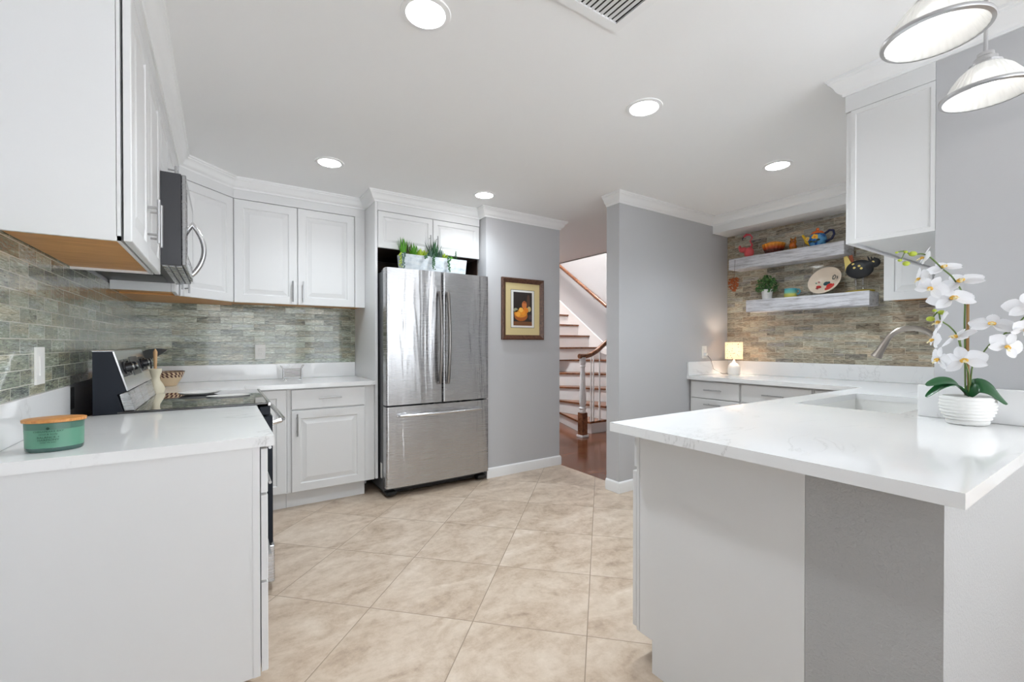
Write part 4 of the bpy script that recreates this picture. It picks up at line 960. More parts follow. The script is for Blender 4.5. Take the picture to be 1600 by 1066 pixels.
for bx_, by_, z0_, z1_ in ((4.600, 0.20, 0.16, 1.07), (4.715, 0.20, 0.16, 1.11), (4.845, 0.21, 0.16, 1.17), (4.99, 0.21, 0.345, 1.26), (5.15, 0.21, 0.345, 1.35)):
    by_ = 0.19 if bx_ < 4.75 else 0.205
    if bx_ < 4.66: bx_ = 4.672
    hh = z1_-z0_
    bm = new(); lathe(bm, [(0.014, z0_), (0.014, z0_+0.16), (0.010, z0_+0.17), (0.015, z0_+0.19), (0.015, z0_+0.24), (0.009, z0_+0.27), (0.013, z0_+0.38), (0.0085, z0_+hh*0.8), (0.010, z1_)], 14, cx=bx_, cy=by_ - 0.03 if False else by_); obj('baluster', bm, M['crown'], sc, 40)
wh = thing('wall_handrail', 'brown handrail sloping up the stairwell wall', 'handrail', (5.98, 1.9, 2.2))
bm = new(); tube(bm, [(5.975, 1.18, 1.84), (5.975, 4.3, 4.02)], 0.030, 12); obj('rail', bm, M['tread'], wh, 40)
for y in (1.5, 2.6, 3.8):
    z = 1.84+(y-1.18)*0.699
    bm = new(); tube(bm, [(6.049, y, z-0.07), (5.985, y, z-0.07), (5.975, y, z-0.02)], 0.008, 8); obj('bracket', bm, M['pull'], wh, 40)
bm = new(); box(bm, 4.765, 4.779, 0.02, 2.5, CZ-0.012, CZ+0.0); box(bm, 4.779, 6.05, 0.006, 0.02, CZ-0.012, CZ); struct('trim_4', bm, M['dark_wood'])
# added hall lights, out of view, to brighten the hall and stairs
hl = thing('hall_fill_light', 'added unseen ceiling light in the hall above the stairs', 'ceiling light', (5.3, 1.6, 4.99))
bm = new(); lathe(bm, [(0.16, 4.9995), (0.16, 4.96), (0.10, 4.92), (0.02, 4.91)], 32, cx=5.3, cy=1.4); obj('fill_lamp', bm, emit('hall_glow', (1.0, 0.96, 0.92, 1), 380.0), hl, 35)
hl2 = thing('hall_fill_light', 'added unseen ceiling light in the hall beside the kitchen opening', 'ceiling light', (3.9, 0.4, CZ))
bm = new(); lathe(bm, [(0.12, CZ-0.0005), (0.12, CZ-0.03), (0.08, CZ-0.06), (0.02, CZ-0.065)], 32, cx=3.75, cy=0.9); obj('fill_lamp', bm, emit('hall_glow_soft', (0.95, 0.98, 1.0, 1), 160.0), hl2, 35)

# ------------------------------------------------------------------ floating shelves
def shelf(label, y0, y1, z0, z1, x0=4.54):
    t = thing('floating_shelf', label, 'shelf', (4.64, (y0+y1)/2, z0), 0, 'floating shelves')
    bm = new(); box(bm, x0+0.018, 4.7315, y0, y1, z0, z1, bev=0.002); obj('board', bm, M['shelf'], t)
    bm = new(); box(bm, x0, x0+0.0175, y0-0.001, y1+0.001, z0-0.002, z1+0.002, bev=0.002); obj('front_face', bm, M['shelf'], t)
    return t
S1T, S2T = 2.002, 1.600
shelf('upper whitewashed floating shelf holding flamingo and teapot', -2.735, -1.81, 1.902, S1T)
shelf('lower whitewashed floating shelf holding plant, mug and hen', -2.895, -1.975, 1.495, S2T)

XS = 4.625
# flamingo
pink = mat('flamingo_pink', rgb(226, 92, 96), 0.4); pinkd = mat('flamingo_neck_pink', rgb(214, 70, 84), 0.4)
t = thing('flamingo_figurine', 'pink flamingo figurine at left end of upper shelf', 'figurine', (XS, -1.93, S1T))
bm = new(); ball(bm, (XS, -1.955, S1T+0.052), 0.038, 0.9, 1.15, 1.3, 20, 14); ball(bm, (XS, -1.90, S1T+0.085), 0.030, 0.8, 1.3, 0.85, 18, 12); ball(bm, (XS, -1.868, S1T+0.110), 0.016, 0.8, 0.8, 1.4, 12, 8); obj('body', bm, pink, t, 60)
bm = new(); tube(bm, [(XS, -1.96, S1T+0.07), (XS, -1.985, S1T+0.12), (XS, -1.965, S1T+0.155), (XS, -1.985, S1T+0.185), (XS, -1.965, S1T+0.215), (XS, -1.93, S1T+0.222), (XS, -1.905, S1T+0.205)], [0.012, 0.007, 0.006, 0.006, 0.007, 0.012, 0.008], 10); obj('neck', bm, pinkd, t, 60)
bm = new(); tube(bm, [(XS, -1.905, S1T+0.205), (XS, -1.893, S1T+0.19), (XS, -1.895, S1T+0.172)], [0.008, 0.007, 0.002], 8); obj('beak', bm, M['black'], t, 60)
bm = new(); lathe(bm, [(0.032, S1T+0.0002), (0.032, S1T+0.006), (0.01, S1T+0.010)], 20, cx=XS, cy=-1.955); obj('base', bm, pink, t, 40)
# fluted pie dish on edge (orange glazed)
t = thing('pie_dish', 'orange and brown scalloped pie dish on upper shelf', 'dish', (XS, -2.175, S1T))
def glaze(name, z0, z1, c0, c1):
    m = mat(name, c0, 0.25); sp = N(m, 'ShaderNodeSeparateXYZ'); L(m, objco(m), sp.inputs[0])
    mr = N(m, 'ShaderNodeMapRange'); L(m, sp.outputs[2], mr.inputs[0]); mr.inputs[1].default_value = z0; mr.inputs[2].default_value = z1
    cr = ramp(m, [(0.0, c0), (0.35, c0), (0.55, c1[0]), (1.0, c1[1])]); L(m, mr.outputs[0], cr.inputs[0]); L(m, cr.outputs[0], bsdf(m).inputs['Base Color']); return m
bm = new(); lathe(bm, [(0.055, S1T+0.0003), (0.062, S1T+0.004), (0.084, S1T+0.062), (0.090, S1T+0.088), (0.080, S1T+0.091), (0.072, S1T+0.066), (0.05, S1T+0.012)], 96, cx=XS, cy=-2.175, ripple=0.028, nrip=16)
obj('dish', bm, glaze('amber_glaze', S1T, S1T+0.09, rgb(84, 40, 30), (rgb(176, 72, 30), rgb(238, 160, 50))), t, 50)
bm = new(); lathe(bm, [(0.070, S1T+0.070), (0.068, S1T+0.094), (0.045, S1T+0.106), (0.01, S1T+0.110)], 48, cx=XS, cy=-2.175, ripple=0.02, nrip=16); obj('lid', bm, mat('amber_top', rgb(226, 150, 60), 0.3), t, 50)
# amber glass owl
amb = mat('amber_glass', rgb(206, 122, 30), 0.1, 0, Transmission_Weight=0.4)
t = thing('owl_figurine', 'small amber glass owl figurine between pie dish and teapot', 'figurine', (XS, -2.335, S1T))
bm = new(); lathe(bm, [(0.022, S1T+0.0003), (0.026, S1T+0.01), (0.028, S1T+0.035), (0.020, S1T+0.056), (0.025, S1T+0.07), (0.024, S1T+0.09), (0.012, S1T+0.102)], 24, cx=XS, cy=-2.335); obj('body', bm, amb, t, 50)
bm = new()
for s in (-1, 1): tube(bm, [(XS, -2.335+s*0.014, S1T+0.095), (XS, -2.335+s*0.021, S1T+0.12)], [0.009, 0.001], 8)
obj('ears', bm, amb, t, 50)
for s in (-1, 1):
    bm = new(); ball(bm, (XS-0.022, -2.335+s*0.011, S1T+0.080), 0.008, 0.5, 1, 1, 12, 8); obj('eye', bm, mat('owl_eye', rgb(120, 50, 20), 0.2), t, 60)
bm = new(); ball(bm, (XS-0.012, -2.335, S1T+0.045), 0.022, 0.8, 1.25, 1.3, 14, 10); obj('wings', bm, mat('owl_wing', rgb(190, 96, 28), 0.2), t, 60)
# teapot
TY = -2.520
blue = mat('teapot_blue', rgb(46, 104, 176), 0.2); m = blue
bb = noise(m, objco(m), 26, 3); cr = ramp(m, [(0.42, rgb(28, 76, 156)), (0.58, rgb(98, 166, 214))]); L(m, bb.outputs[0], cr.inputs[0]); L(m, cr.outputs[0], bsdf(m).inputs['Base Color'])
t = thing('teapot', 'hand painted blue teapot with orange lid and yellow spout', 'teapot', (XS, TY, S1T))
bm = new(); lathe(bm, [(0.042, S1T+0.0003), (0.046, S1T+0.006), (0.060, S1T+0.03), (0.066, S1T+0.055), (0.060, S1T+0.085), (0.046, S1T+0.104), (0.040, S1T+0.106)], 40, cx=XS, cy=TY); obj('body', bm, blue, t, 50)
bm = new(); lathe(bm, [(0.047, S1T+0.107), (0.046, S1T+0.112), (0.034, S1T+0.126), (0.012, S1T+0.134), (0.009, S1T+0.140), (0.013, S1T+0.150), (0.004, S1T+0.158)], 32, cx=XS, cy=TY); obj('lid', bm, mat('teapot_orange', rgb(232, 116, 58), 0.25), t, 50)
bm = new(); tube(bm, [(XS, TY+0.050, S1T+0.035), (XS, TY+0.080, S1T+0.055), (XS, TY+0.092, S1T+0.085), (XS, TY+0.112, S1T+0.118)], [0.020, 0.015, 0.011, 0.009], 14); obj('spout', bm, mat('teapot_yellow', rgb(238, 192, 46), 0.25), t, 50)
navy = mat('teapot_navy', rgb(34, 38, 78), 0.25)
bm = new(); tube(bm, [(XS, TY-0.052, S1T+0.100), (XS, TY-0.085, S1T+0.122), (XS, TY-0.112, S1T+0.115), (XS, TY-0.118, S1T+0.085), (XS, TY-0.100, S1T+0.050), (XS, TY-0.058, S1T+0.034)], 0.009, 12); obj('handle', bm, navy, t, 50)
def flower_disc(par, x, y, z, r, col, ccol, npet=5, rx=1.0):
    bm = new()
    for k in range(npet):
        a = 2*PI*k/npet; ball(bm, (x, y+math.cos(a)*r*0.55, z+math.sin(a)*r*0.55), r*0.5, 0.25, 1, 1, 10, 6)
    f = obj('painted_flower', bm, mat('flower_paint', col, 0.3), par, 60)
    bm = new(); ball(bm, (x-r*0.12, y, z), r*0.34, 0.3, 1, 1, 10, 6); obj('flower_center', bm, mat('flower_center_paint', ccol, 0.3), f, 60)
flower_disc(t, XS-0.062, TY-0.005, S1T+0.074, 0.024, rgb(244, 190, 52), rgb(230, 130, 40)); flower_disc(t, XS-0.045, TY+0.055, S1T+0.070, 0.018, rgb(250, 210, 110), rgb(240, 160, 50))
for dy, dz in ((-0.028, 0.048), (0.022, 0.042), (-0.005, 0.036)):
    bm = new(); ball(bm, (XS-0.061, TY+dy, S1T+dz), 0.011, 0.3, 1.4, 0.8, 10, 6); obj('painted_leaf', bm, mat('leaf_paint', rgb(26, 54, 30), 0.4), t, 60)

# small plant in ribbed white pot
t = thing('potted_plant', 'small bushy green plant in ribbed white pot on lower shelf', 'plant', (XS, -2.118, S2T))
bm = new(); lathe(bm, [(0.034, S2T+0.0003), (0.036, S2T+0.006), (0.046, S2T+0.092), (0.042, S2T+0.092), (0.040, S2T+0.078)], 96, cx=XS, cy=-2.118, ripple=0.03, nrip=24); obj('pot', bm, M['ceramic'], t, 60)
leafm = mat('boxwood_leaf', rgb(62, 112, 54), 0.5); m = leafm
nb = noise(m, objco(m), 60, 2); cr = ramp(m, [(0.4, rgb(36, 78, 34)), (0.65, rgb(110, 156, 84))]); L(m, nb.outputs[0], cr.inputs[0]); L(m, cr.outputs[0], bsdf(m).inputs['Base Color'])
bm = new()
for k in range(330):
    th = random.uniform(0, 2*PI); ph = random.uniform(0, PI*0.62); rr_ = random.uniform(0.5, 1.0)
    c = Vector((XS+0.078*rr_*math.sin(ph)*math.cos(th), -2.118+0.100*rr_*math.sin(ph)*math.sin(th), S2T+0.105+0.115*rr_*math.cos(ph)))
    q = Quaternion((random.gauss(0, 1), random.gauss(0, 1), random.gauss(0, 1), random.gauss(0, 1))).normalized()
    ball(bm, c, 0.0125, 1.0, 0.6, 0.15, 6, 4, rot=q)
o = obj('foliage', bm, leafm, t); o['kind'] = 'stuff'
bm = new()
for k in range(9):
    a = k*0.7; tube(bm, [(XS, -2.118, S2T+0.07), (XS+0.04*math.cos(a), -2.118+0.05*math.sin(a), S2T+0.16)], 0.0015, 5)
obj('stems', bm, gC, t)
# mug
t = thing('mug', 'turquoise and yellow green ceramic mug on lower shelf', 'mug', (XS, -2.322, S2T))
bm = new(); lathe(bm, [(0.040, S2T+0.0003), (0.046, S2T+0.006), (0.050, S2T+0.03), (0.046, S2T+0.07), (0.047, S2T+0.080), (0.043, S2T+0.080), (0.042, S2T+0.02), (0.02, S2T+0.008)], 40, cx=XS, cy=-2.315); obj('cup', bm, glaze('mug_glaze', S2T, S2T+0.08, rgb(202, 196, 96), (rgb(120, 186, 160), rgb(70, 160, 180))), t, 50)
bm = new(); tube(bm, [(XS, -2.358, S2T+0.068), (XS, -2.382, S2T+0.070), (XS, -2.392, S2T+0.052), (XS, -2.380, S2T+0.032), (XS, -2.360, S2T+0.028)], 0.006, 10); obj('handle', bm, mat('mug_teal', rgb(70, 150, 170), 0.3), t, 50)
# painted plate/bowl leaning
t = thing('painted_bowl', 'cream bowl with red flower tilted up on lower shelf', 'bowl', (XS, -2.565, S2T))
BR = 0.124
axis = Vector((-0.88, 0.10, 0.42)).normalized()
rotq = Vector((0, 0, 1)).rotation_difference(axis)
def tilted(bmx, ctr):
    for v in bmx.verts: v.co = rotq @ v.co + ctr
ctr = Vector((XS-0.005, -2.570, S2T+0.1235))
bm = new(); lathe(bm, [(0.050, -0.062), (0.060, -0.060), (0.096, -0.035), (BR, 0.0), (BR*0.97, 0.003), (BR*0.93, 0.0), (0.078, -0.028), (0.05, -0.046), (0.005, -0.048)], 56); tilted(bm, ctr)
crm = mat('cream_glaze', rgb(226, 210, 190), 0.3); obj('bowl', bm, crm, t, 50)
def on_bowl(a, rr2, size, col, name, zoff=0.004, sq=1.0):
    # follow the inner surface
    prof = [(0.0, -0.048), (0.05, -0.046), (0.078, -0.028), (0.100, 0.0)]
    for (r0, z0), (r1, z1) in zip(prof, prof[1:]):
        if rr2 <= r1: zz = z0+(z1-z0)*(rr2-r0)/(r1-r0); break
    size *= 1.5; bm = new(); ball(bm, (0, 0, 0), size, 1, sq, 0.12, 14, 6)
    sl = math.atan2(z1-z0, r1-r0)
    q = Quaternion((0, 0, 1), a) @ Quaternion((0, 1, 0), -sl)
    for v in bm.verts: v.co = q @ v.co + Vector((rr2*math.cos(a), rr2*math.sin(a), zz+0.001))
    tilted(bm, ctr); return obj(name, bm, mat(name, col, 0.4), t, 60)
ax_u = rotq.inverted() @ Vector((0, -1, 0)); base_a = math.atan2(ax_u.y, ax_u.x)   # screen right
ax_v = rotq.inverted() @ Vector((0, 0, 1)); up_a = math.atan2(ax_v.y, ax_v.x)
def pos(uu, vv):  # uu to the right, vv up on the bowl face, in bowl radii
    x = math.cos(base_a)*uu + math.cos(up_a)*vv; y = math.sin(base_a)*uu + math.sin(up_a)*vv
    return math.atan2(y, x), math.hypot(x, y)*BR*0.95
red = rgb(206, 50, 42)
for k in range(6):
    a, r_ = pos(0.30+0.16*math.cos(k*PI/3), -0.42+0.16*math.sin(k*PI/3)); on_bowl(a, r_, 0.016, red, 'red_petal')
a, r_ = pos(0.30, -0.42); on_bowl(a, r_, 0.018, rgb(190, 36, 36), 'red_flower')
for uu, vv, s, c in ((-0.05, -0.05, 0.013, rgb(36, 76, 84)), (0.10, -0.02, 0.009, rgb(36, 76, 84)), (-0.42, -0.30, 0.012, rgb(178, 44, 40)), (-0.44, -0.48, 0.008, rgb(130, 36, 36)), (0.72, 0.15, 0.009, rgb(60, 70, 66)), (-0.5, 0.1, 0.006, rgb(176, 120, 110)), (-0.62, 0.0, 0.005, rgb(120, 150, 130))):
    a, r_ = pos(uu, vv); on_bowl(a, r_, s, c, 'painted_mark')
for k in range(8):
    a, r_ = pos(0.42+0.12*math.cos(k*PI/4), 0.32+0.12*math.sin(k*PI/4)); on_bowl(a, r_, 0.004, rgb(70, 74, 70), 'painted_dot')
# hen
t = thing('hen_figurine', 'black spotted metal hen figurine with spring legs at right of lower shelf', 'figurine', (XS, -2.83, S2T))
HX, HY = 4.60, -2.815
blk = mat('hen_black', rgb(30, 32, 36), 0.5); yel = mat('hen_yellow', rgb(224, 200, 116), 0.5)
bm = new(); ball(bm, (HX, HY, S2T+0.175), 0.070, 0.5, 1.28, 1.02, 28, 16); obj('body', bm, blk, t, 60)
bm = new(); tube(bm, [(HX, HY-0.045, S2T+0.190), (HX, HY-0.078, S2T+0.205), (HX, HY-0.094, S2T+0.214)], [0.04, 0.030, 0.024], 16); ball(bm, (HX, HY-0.094, S2T+0.212), 0.036, 0.6, 1, 1, 16, 10)
obj('head', bm, blk, t, 60)
bm = new()
for k in range(3): tube(bm, [(HX, HY-0.062-k*0.017, S2T+0.232), (HX, HY-0.050-k*0.021, S2T+0.266-k*0.006)], [0.007, 0.003], 8)
obj('comb', bm, blk, t, 60)
bm = new(); pts_ = [(HX-0.008, HY+0.045, S2T+0.215), (HX-0.008, HY+0.088, S2T+0.170), (HX-0.008, HY+0.100, S2T+0.285), (HX-0.008, HY+0.078, S2T+0.290)]; extr(bm, pts_, (0.012, 0, 0)); obj('tail', bm, yel, t)
bm = new(); pts_ = [(HX+0.006, HY+0.035, S2T+0.22), (HX+0.006, HY+0.06, S2T+0.21), (HX+0.006, HY+0.072, S2T+0.29), (HX+0.006, HY+0.050, S2T+0.295)]; extr(bm, pts_, (0.010, 0, 0)); obj('tail_feather', bm, mat('hen_rust', rgb(150, 70, 36), 0.5), t)
for dy, dz in ((0.032, 0.215), (0.022, 0.186), (-0.008, 0.196), (-0.022, 0.176), (-0.052, 0.188), (-0.090, 0.216)):
    bm = new(); ball(bm, (HX-0.0345*math.sqrt(max(0.05, 1-(dy/0.09)**2-((dz-0.175)/0.071)**2)) if dy > -0.09 else HX-0.022, HY+dy, S2T+dz), 0.0095, 0.3, 1, 0.9, 12, 8); obj('spot', bm, yel, t, 60)
for dy in (0.022, -0.022):
    bm = new(); sp_ = [(HX+0.006*math.cos(k*0.9), HY+dy+0.006*math.sin(k*0.9), S2T+0.016+k*0.0013) for k in range(72)]; tube(bm, sp_, 0.0018, 5); obj('leg', bm, M['metal'], t, 60)
bm = new(); lathe(bm, [(0.082, S2T+0.0003), (0.082, S2T+0.010), (0.070, S2T+0.015), (0.02, S2T+0.018)], 32, cx=HX+0.005, cy=HY, sx=0.62, sy=1.15); obj('base', bm, mat('hen_olive', rgb(150, 130, 40), 0.5), t, 40)
# small rust heart hanging from the shelf
t = thing('hanging_heart', 'rust coloured woven heart hanging below the upper shelf', 'ornament', (4.515, -1.872, 1.82))
bm = new(); cHx, cHy, cHz = 4.515, -1.872, 1.742
for k in range(120):
    for _ in range(20):
        u1 = random.uniform(-1, 1); v1 = random.uniform(-1.3, 1)
        if (u1*u1+v1*v1-0.75)**3 - u1*u1*max(v1, -2)**3 < 0: break
    q = Quaternion((random.gauss(0, 1), random.gauss(0, 1), random.gauss(0, 1), random.gauss(0, 1))).normalized()
    ball(bm, (cHx+random.uniform(-0.01, 0.01), cHy+u1*0.046*(1 if v1 > -0.3 else 0.7), cHz+v1*0.078), 0.010, 1.2, 0.5, 0.5, 6, 4, rot=q)
o = obj('twig_heart', bm, mat('rust_berry', rgb(168, 84, 34), 0.6), t); o['kind'] = 'stuff'
bm = new(); tube(bm, [(cHx, cHy, cHz+0.045), (4.530, cHy, 1.90), (4.5365, cHy, 1.99)], 0.0014, 5); obj('string', bm, mat('dark_string', rgb(70, 50, 40), 0.8), t)

# ------------------------------------------------------------------ small lamp
LX, LY = 4.53, -1.868
t = thing('table_lamp', 'small white table lamp with glowing speckled shade on right counter', 'lamp', (LX, LY, TOP))
bm = new(); lathe(bm, [(0.050, TOP+0.0003), (0.053, TOP+0.004), (0.053, TOP+0.06), (0.048, TOP+0.085), (0.032, TOP+0.105), (0.012, TOP+0.118), (0.008, TOP+0.145)], 40, cx=LX, cy=LY); obj('base', bm, M['ceramic'], t, 50)
sm_ = mat('lamp_shade_fabric', rgb(240, 214, 176), 0.8, 0, Transmission_Weight=0.0); 
nodes = sm_.node_tree; tr = N(sm_, 'ShaderNodeBsdfTranslucent'); tr.inputs[0].default_value = rgb(250, 240, 226)
mx = N(sm_, 'ShaderNodeMixShader'); mx.inputs[0].default_value = 0.5; L(sm_, bsdf(sm_).outputs[0], mx.inputs[1]); L(sm_, tr.outputs[0], mx.inputs[2]); L(sm_, mx.outputs[0], nodes.nodes['Material Output'].inputs[0])
vo = N(sm_, 'ShaderNodeTexVoronoi'); vo.inputs['Scale'].default_value = 55; L(sm_, objco(sm_), vo.inputs['Vector'])
cr = ramp(sm_, [(0.16, rgb(120, 90, 70)), (0.22, rgb(250, 238, 222))]); L(sm_, vo.outputs[0], cr.inputs[0]); L(sm_, cr.outputs[0], bsdf(sm_).inputs['Base Color']); L(sm_, cr.outputs[0], tr.inputs[0])
bm = new(); lathe(bm, [(0.075, 1.061), (0.075, 1.220), (0.0735, 1.220), (0.0735, 1.061)], 48, cx=LX, cy=LY, cap0=False, cap1=False)
obj('shade', bm, sm_, t, 50)
bm = new(); ball(bm, (LX, LY, 1.145), 0.022, 1, 1, 1.2, 16, 10); obj('bulb', bm, M['bulb_warm'], t, 60)
bm = new(); tube(bm, [(LX, LY, TOP+0.14), (LX, LY, 1.125)], 0.006, 8); obj('socket', bm, M['white_plastic'], t)
bm = new(); tube(bm, [(LX-0.04, LY+0.01, TOP+0.01), (4.47, -1.80, TOP+0.005), (4.44, -1.72, TOP+0.05), (4.40, -1.715, 1.06), (4.36, -1.700, 1.10)], 0.0022, 6); obj('cord', bm, M['darkside'], t, 60)
bm = new(); box(bm, 4.328, 4.358, -1.715, -1.6915, 1.092, 1.118, bev=0.003); obj('plug', bm, M['white_plastic'], t)

# ------------------------------------------------------------------ orchid (local frame: x = to the right, y = away, z up)
oc = thing('orchid', 'white orchid in ribbed white oval pot on the peninsula', 'plant', (2.768, -3.745, TOP), -YAW)
PL = dict(local=True)
bm = new(); prof = [(0.054, 0.0003), (0.060, 0.004)]
zc = 0.006
for k in range(8):
    t_k = k/7; rr_ = 0.060+0.020*math.sin(min(1, t_k*1.15)*PI*0.62)
    prof += [(rr_+0.0022, zc+0.004), (rr_+0.0022, zc+0.009), (rr_-0.0006, zc+0.0115)]; zc += 0.0118
prof += [(0.074, zc+0.002), (0.070, zc+0.002), (0.068, zc-0.012)]
bm = new(); lathe(bm, prof, 56, sx=1.0, sy=0.85); obj('pot', bm, M['ceramic'], oc, 50, True)
bm = new(); lathe(bm, [(0.066, zc-0.012), (0.03, zc-0.008), (0.005, zc-0.006)], 24, sy=0.85); obj('soil', bm, mat('moss', rgb(70, 66, 52), 0.9), oc, 50, True)
def V(x, y, z): return Vector((x, y, z))
# bamboo stake and stems
bm = new(); tube(bm, [V(0.0061, 0.000, 0.1037), V(-0.0009, 0.000, 0.2478), V(-0.0009, 0.000, 0.4523)], 0.0042, 8); obj('stake', bm, mat('bamboo_stake', rgb(150, 112, 62), 0.5), oc, 50, True)
stem_g = mat('orchid_stem_green', rgb(92, 116, 52), 0.45)
def stem(pts, r, name='stem'):
    # catmull smoothing
    P = [pts[0]]+list(pts)+[pts[-1]]; out = []
    for i in range(1, len(P)-2):
        for k in range(6):
            t = k/6; p0, p1, p2, p3 = P[i-1], P[i], P[i+1], P[i+2]
            out.append(0.5*((2*p1)+(p2-p0)*t+(2*p0-5*p1+4*p2-p3)*t*t+(3*p1-p0-3*p2+p3)*t**3))
    out.append(P[-2]); bm = new(); tube(bm, out, r, 8); obj(name, bm, stem_g, oc, 60, True)
stem([V(-0.0027, 0.005, 0.1032), V(-0.0040, 0.006, 0.2477), V(-0.0063, 0.006, 0.3643), V(-0.0087, 0.006, 0.4576), V(-0.0543, 0.000, 0.5267), V(-0.0938, 0.000, 0.5615), V(-0.1356, 0.000, 0.6010), V(-0.1682, 0.000, 0.6150), V(-0.2053, 0.000, 0.6103), V(-0.2286, 0.000, 0.6242), V(-0.2611, 0.000, 0.6196)], 0.0026)
stem([V(-0.0024, -0.006, 0.1044), V(-0.0034, -0.007, 0.1786), V(-0.0255, -0.006, 0.2480), V(-0.0481, -0.010, 0.3174), V(-0.0758, -0.010, 0.3520), V(-0.1101, -0.012, 0.3750), V(-0.1077, 0.000, 0.4058), V(-0.1310, 0.000, 0.3803)], 0.0024)
stem([V(0.0084, 0.000, 0.1037), V(0.0115, -0.006, 0.2132), V(0.0397, -0.010, 0.2527), V(0.0341, -0.047, 0.2942), V(0.0510, -0.067, 0.3209), V(0.0677, -0.087, 0.3490), V(0.0818, -0.105, 0.3809), V(0.0901, -0.117, 0.4060)], 0.0024)
stem([V(-0.2286, 0.000, 0.6219), V(-0.2425, 0.000, 0.5964), V(-0.2472, 0.000, 0.5917)], 0.0014, 'twig'); stem([V(-0.0388, -0.010, 0.3058), V(-0.0296, -0.010, 0.2596), V(-0.0283, -0.020, 0.2369)], 0.0016, 'twig')
stem([V(0.0341, -0.047, 0.2942), V(0.0451, -0.060, 0.2874), V(0.0548, -0.071, 0.2764)], 0.0014, 'twig'); stem([V(0.0548, -0.071, 0.3252), V(0.0695, -0.089, 0.3314), V(0.0766, -0.099, 0.3377)], 0.0014, 'twig')
budm = mat('orchid_bud', rgb(172, 186, 58), 0.4)
for x, y, z, s in ((-0.2622, -0.004, 0.6188, 0.0045), (-0.2298, -0.004, 0.6211, 0.006), (-0.2043, -0.004, 0.6141, 0.011), (-0.2275, -0.004, 0.5794, 0.01), (-0.2507, -0.004, 0.5910, 0.006), (-0.1000, -0.004, 0.4032, 0.01), (-0.1394, -0.004, 0.3800, 0.011), (-0.1255, -0.004, 0.4102, 0.006)):
    bm = new(); ball(bm, (x, y, z), s, 1.25, 0.9, 0.85, 14, 10); obj('bud', bm, budm, oc, 60, True)
petm = mat('orchid_white', rgb(246, 246, 248), 0.5, 0, Subsurface_Weight=0.0)
trn = N(petm, 'ShaderNodeBsdfTranslucent'); trn.inputs[0].default_value = rgb(250, 250, 252); mxp = N(petm, 'ShaderNodeMixShader'); mxp.inputs[0].default_value = 0.3
L(petm, bsdf(petm).outputs[0], mxp.inputs[1]); L(petm, trn.outputs[0], mxp.inputs[2]); L(petm, mxp.outputs[0], petm.node_tree.nodes['Material Output'].inputs[0])
lipm = mat('orchid_lip_yellow', rgb(228, 178, 70), 0.5); creamm = mat('orchid_lip_cream', rgb(238, 224, 176), 0.5)
def petal(bm, ang, L_, W_, cup, tilt):
    """petal grown from the origin in the plane xz (normal -y), as a thin closed shell"""
    nu, nv = 8, 6; T = Matrix.Rotation(-ang, 3, 'Y'); g = [[], []]
    for s, th in ((0, -0.0006), (1, 0.0006)):
        for i in range(nu+1):
            t = i/nu; w = W_*0.5*(math.sin(PI*min(1.0, t*0.93+0.06))**0.62)*(0.35+0.65*min(1, t*2.2)); row = []
            for j in range(nv+1):
                q = j/nv*2-1
                p = Vector((t*L_, -cup*L_*(q*q*0.35*(1-t*0.3)) - tilt*L_*math.sin(t*PI*0.5) + cup*L_*t*t*0.9 + th, q*w))
                row.append(bm.verts.new(T @ p))
            g[s].append(row)
    for s in (0, 1):
        for i in range(nu):
            for j in range(nv): bm.faces.new([g[s][i][j], g[s][i+1][j], g[s][i+1][j+1], g[s][i][j+1]])
    for i in range(nu):
        for j in (0, nv): bm.faces.new([g[0][i][j], g[0][i+1][j], g[1][i+1][j], g[1][i][j]])
    for j in range(nv):
        bm.faces.new([g[0][nu][j], g[0][nu][j+1], g[1][nu][j+1], g[1][nu][j]]); bm.faces.new([g[0][0][j], g[0][0][j+1], g[1][0][j+1], g[1][0][j]])
def make_flower():
    bm = new()
    for a in (90, 210, 330): petal(bm, R(a), 1.0, 0.62, 0.10, 0.05)
    for a in (12, 168): petal(bm, R(a), 1.08, 1.05, 0.16, -0.02)
    f = obj('flower', bm, petm, oc, 60, True)
    bm = new(); ball(bm, (0, -0.14, -0.03), 0.13, 1, 1.1, 0.8, 12, 8); ball(bm, (0.10, -0.2, -0.10), 0.09, 1, 1, 1.2, 10, 8); ball(bm, (-0.10, -0.2, -0.10), 0.09, 1, 1, 1.2, 10, 8); obj('lip', bm, lipm, f, 60, True)
    bm = new(); tube(bm, [(0, -0.16, -0.12), (0, -0.34, -0.22), (0, -0.42, -0.38)], [0.09, 0.06, 0.015], 10); tube(bm, [(0, -0.36, -0.25), (0.12, -0.42, -0.34)], [0.05, 0.01], 8); tube(bm, [(0, -0.36, -0.25), (-0.12, -0.42, -0.34)], [0.05, 0.01], 8); obj('lip_tongue', bm, creamm, f, 60, True)
    return f
proto = make_flower(); first = True
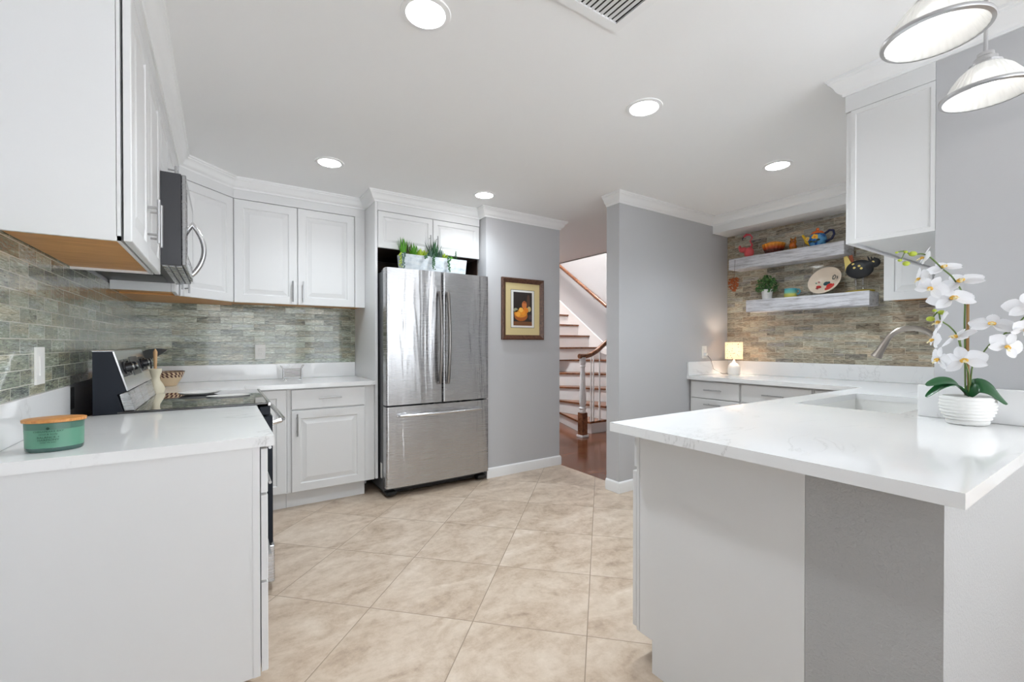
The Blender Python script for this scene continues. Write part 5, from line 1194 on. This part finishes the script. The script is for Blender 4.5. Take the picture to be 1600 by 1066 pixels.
# x, y, z, size (m), yaw (+ = faces right), pitch (+ = faces up), roll
FL = [(-0.1589, 0.0, 0.601, 0.036, -120, 20, 10),
      (-0.0892, 0.0, 0.5638, 0.044, -48, 55, -20),
      (-0.182, -0.01, 0.5252, 0.036, -110, 0, -10),
      (-0.1522, -0.02, 0.4893, 0.04, -48, 10, 30),
      (-0.0388, -0.01, 0.5113, 0.056, -56, 50, -28),
      (-0.0887, -0.03, 0.4493, 0.056, -30, 40, -12),
      (-0.1178, -0.02, 0.3677, 0.044, -130, 15, -25),
      (-0.1407, -0.02, 0.3057, 0.038, -118, 5, 10),
      (-0.1224, -0.02, 0.2369, 0.04, -104, -5, 20),
      (-0.0682, -0.03, 0.3125, 0.046, -106, 45, -30),
      (-0.0556, -0.04, 0.2308, 0.054, -48, 30, -15),
      (0.024, -0.057, 0.3569, 0.05, -40, 45, 10),
      (0.0422, -0.086, 0.2831, 0.052, -13, -5, 25),
      (0.0655, -0.131, 0.4114, 0.06, -30, 30, 0),
      (0.0617, -0.123, 0.3412, 0.044, 3, -30, 10)]
for i, (x, y, z, r_, ya, pi_, ro) in enumerate(FL):
    f = proto if i == 0 else copy_tree(proto, oc)
    f.location = (x, y, z); k_ = 1.12 if x < 0.03 else 0.96; f.scale = (r_*k_, r_*k_, r_*k_)
    f.rotation_mode = 'QUATERNION'
    f.rotation_quaternion = Quaternion((0, 0, 1), R(ya)) @ Quaternion((1, 0, 0), R(-pi_)) @ Quaternion((0, 1, 0), R(ro))
leafg = mat('orchid_leaf', rgb(30, 84, 44), 0.3)
def bigleaf(path, W_, name='leaf', flat=Vector((0, 1, 0))):
    P = [path[0]]+list(path)+[path[-1]]; out = []
    for i in range(1, len(P)-2):
        for k in range(7):
            t = k/7; p0, p1, p2, p3 = P[i-1], P[i], P[i+1], P[i+2]
            out.append(0.5*((2*p1)+(p2-p0)*t+(2*p0-5*p1+4*p2-p3)*t*t+(3*p1-p0-3*p2+p3)*t**3))
    out.append(P[-2]); n = len(out)-1; bm = new(); rows = []
    for i, p in enumerate(out):
        t = i/n; d = (out[min(n, i+1)]-out[max(0, i-1)]).normalized()
        side = (flat - d*flat.dot(d)).normalized(); nr = side.cross(d); w = W_*0.5*(math.sin(PI*(0.10+0.88*t))**0.6)
        rows.append([bm.verts.new(p+side*w*q+nr*(abs(q)*w*0.28)) for q in (-1, -0.5, 0, 0.5, 1)]+[bm.verts.new(p+side*w*q+nr*(abs(q)*w*0.28-0.0022)) for q in (1, 0.5, 0, -0.5, -1)])
    for a, b in zip(rows, rows[1:]):
        for k in range(10): bm.faces.new([a[k], a[(k+1) % 10], b[(k+1) % 10], b[k]])
    bm.faces.new(rows[0]); bm.faces.new(rows[-1][::-1]); obj(name, bm, leafg, oc, 60, True)
bigleaf([V(-0.0032, 0.000, 0.1037), V(-0.0527, -0.010, 0.1465), V(-0.1132, -0.020, 0.1566), V(-0.1776, -0.030, 0.1437)], 0.040, flat=Vector((0, 0.8, 0.6)))
bigleaf([V(-0.0158, -0.010, 0.1095), V(-0.0673, -0.020, 0.1451), V(-0.1229, -0.030, 0.1392), V(-0.1870, -0.040, 0.1039)], 0.036, flat=Vector((0.2, 0.9, 0.35)))
bigleaf([V(-0.0060, -0.005, 0.1043), V(0.0107, -0.020, 0.1451), V(0.0341, -0.047, 0.1318), V(0.0585, -0.076, 0.0816)], 0.062, flat=Vector((0.25, 0.62, 0.75)))
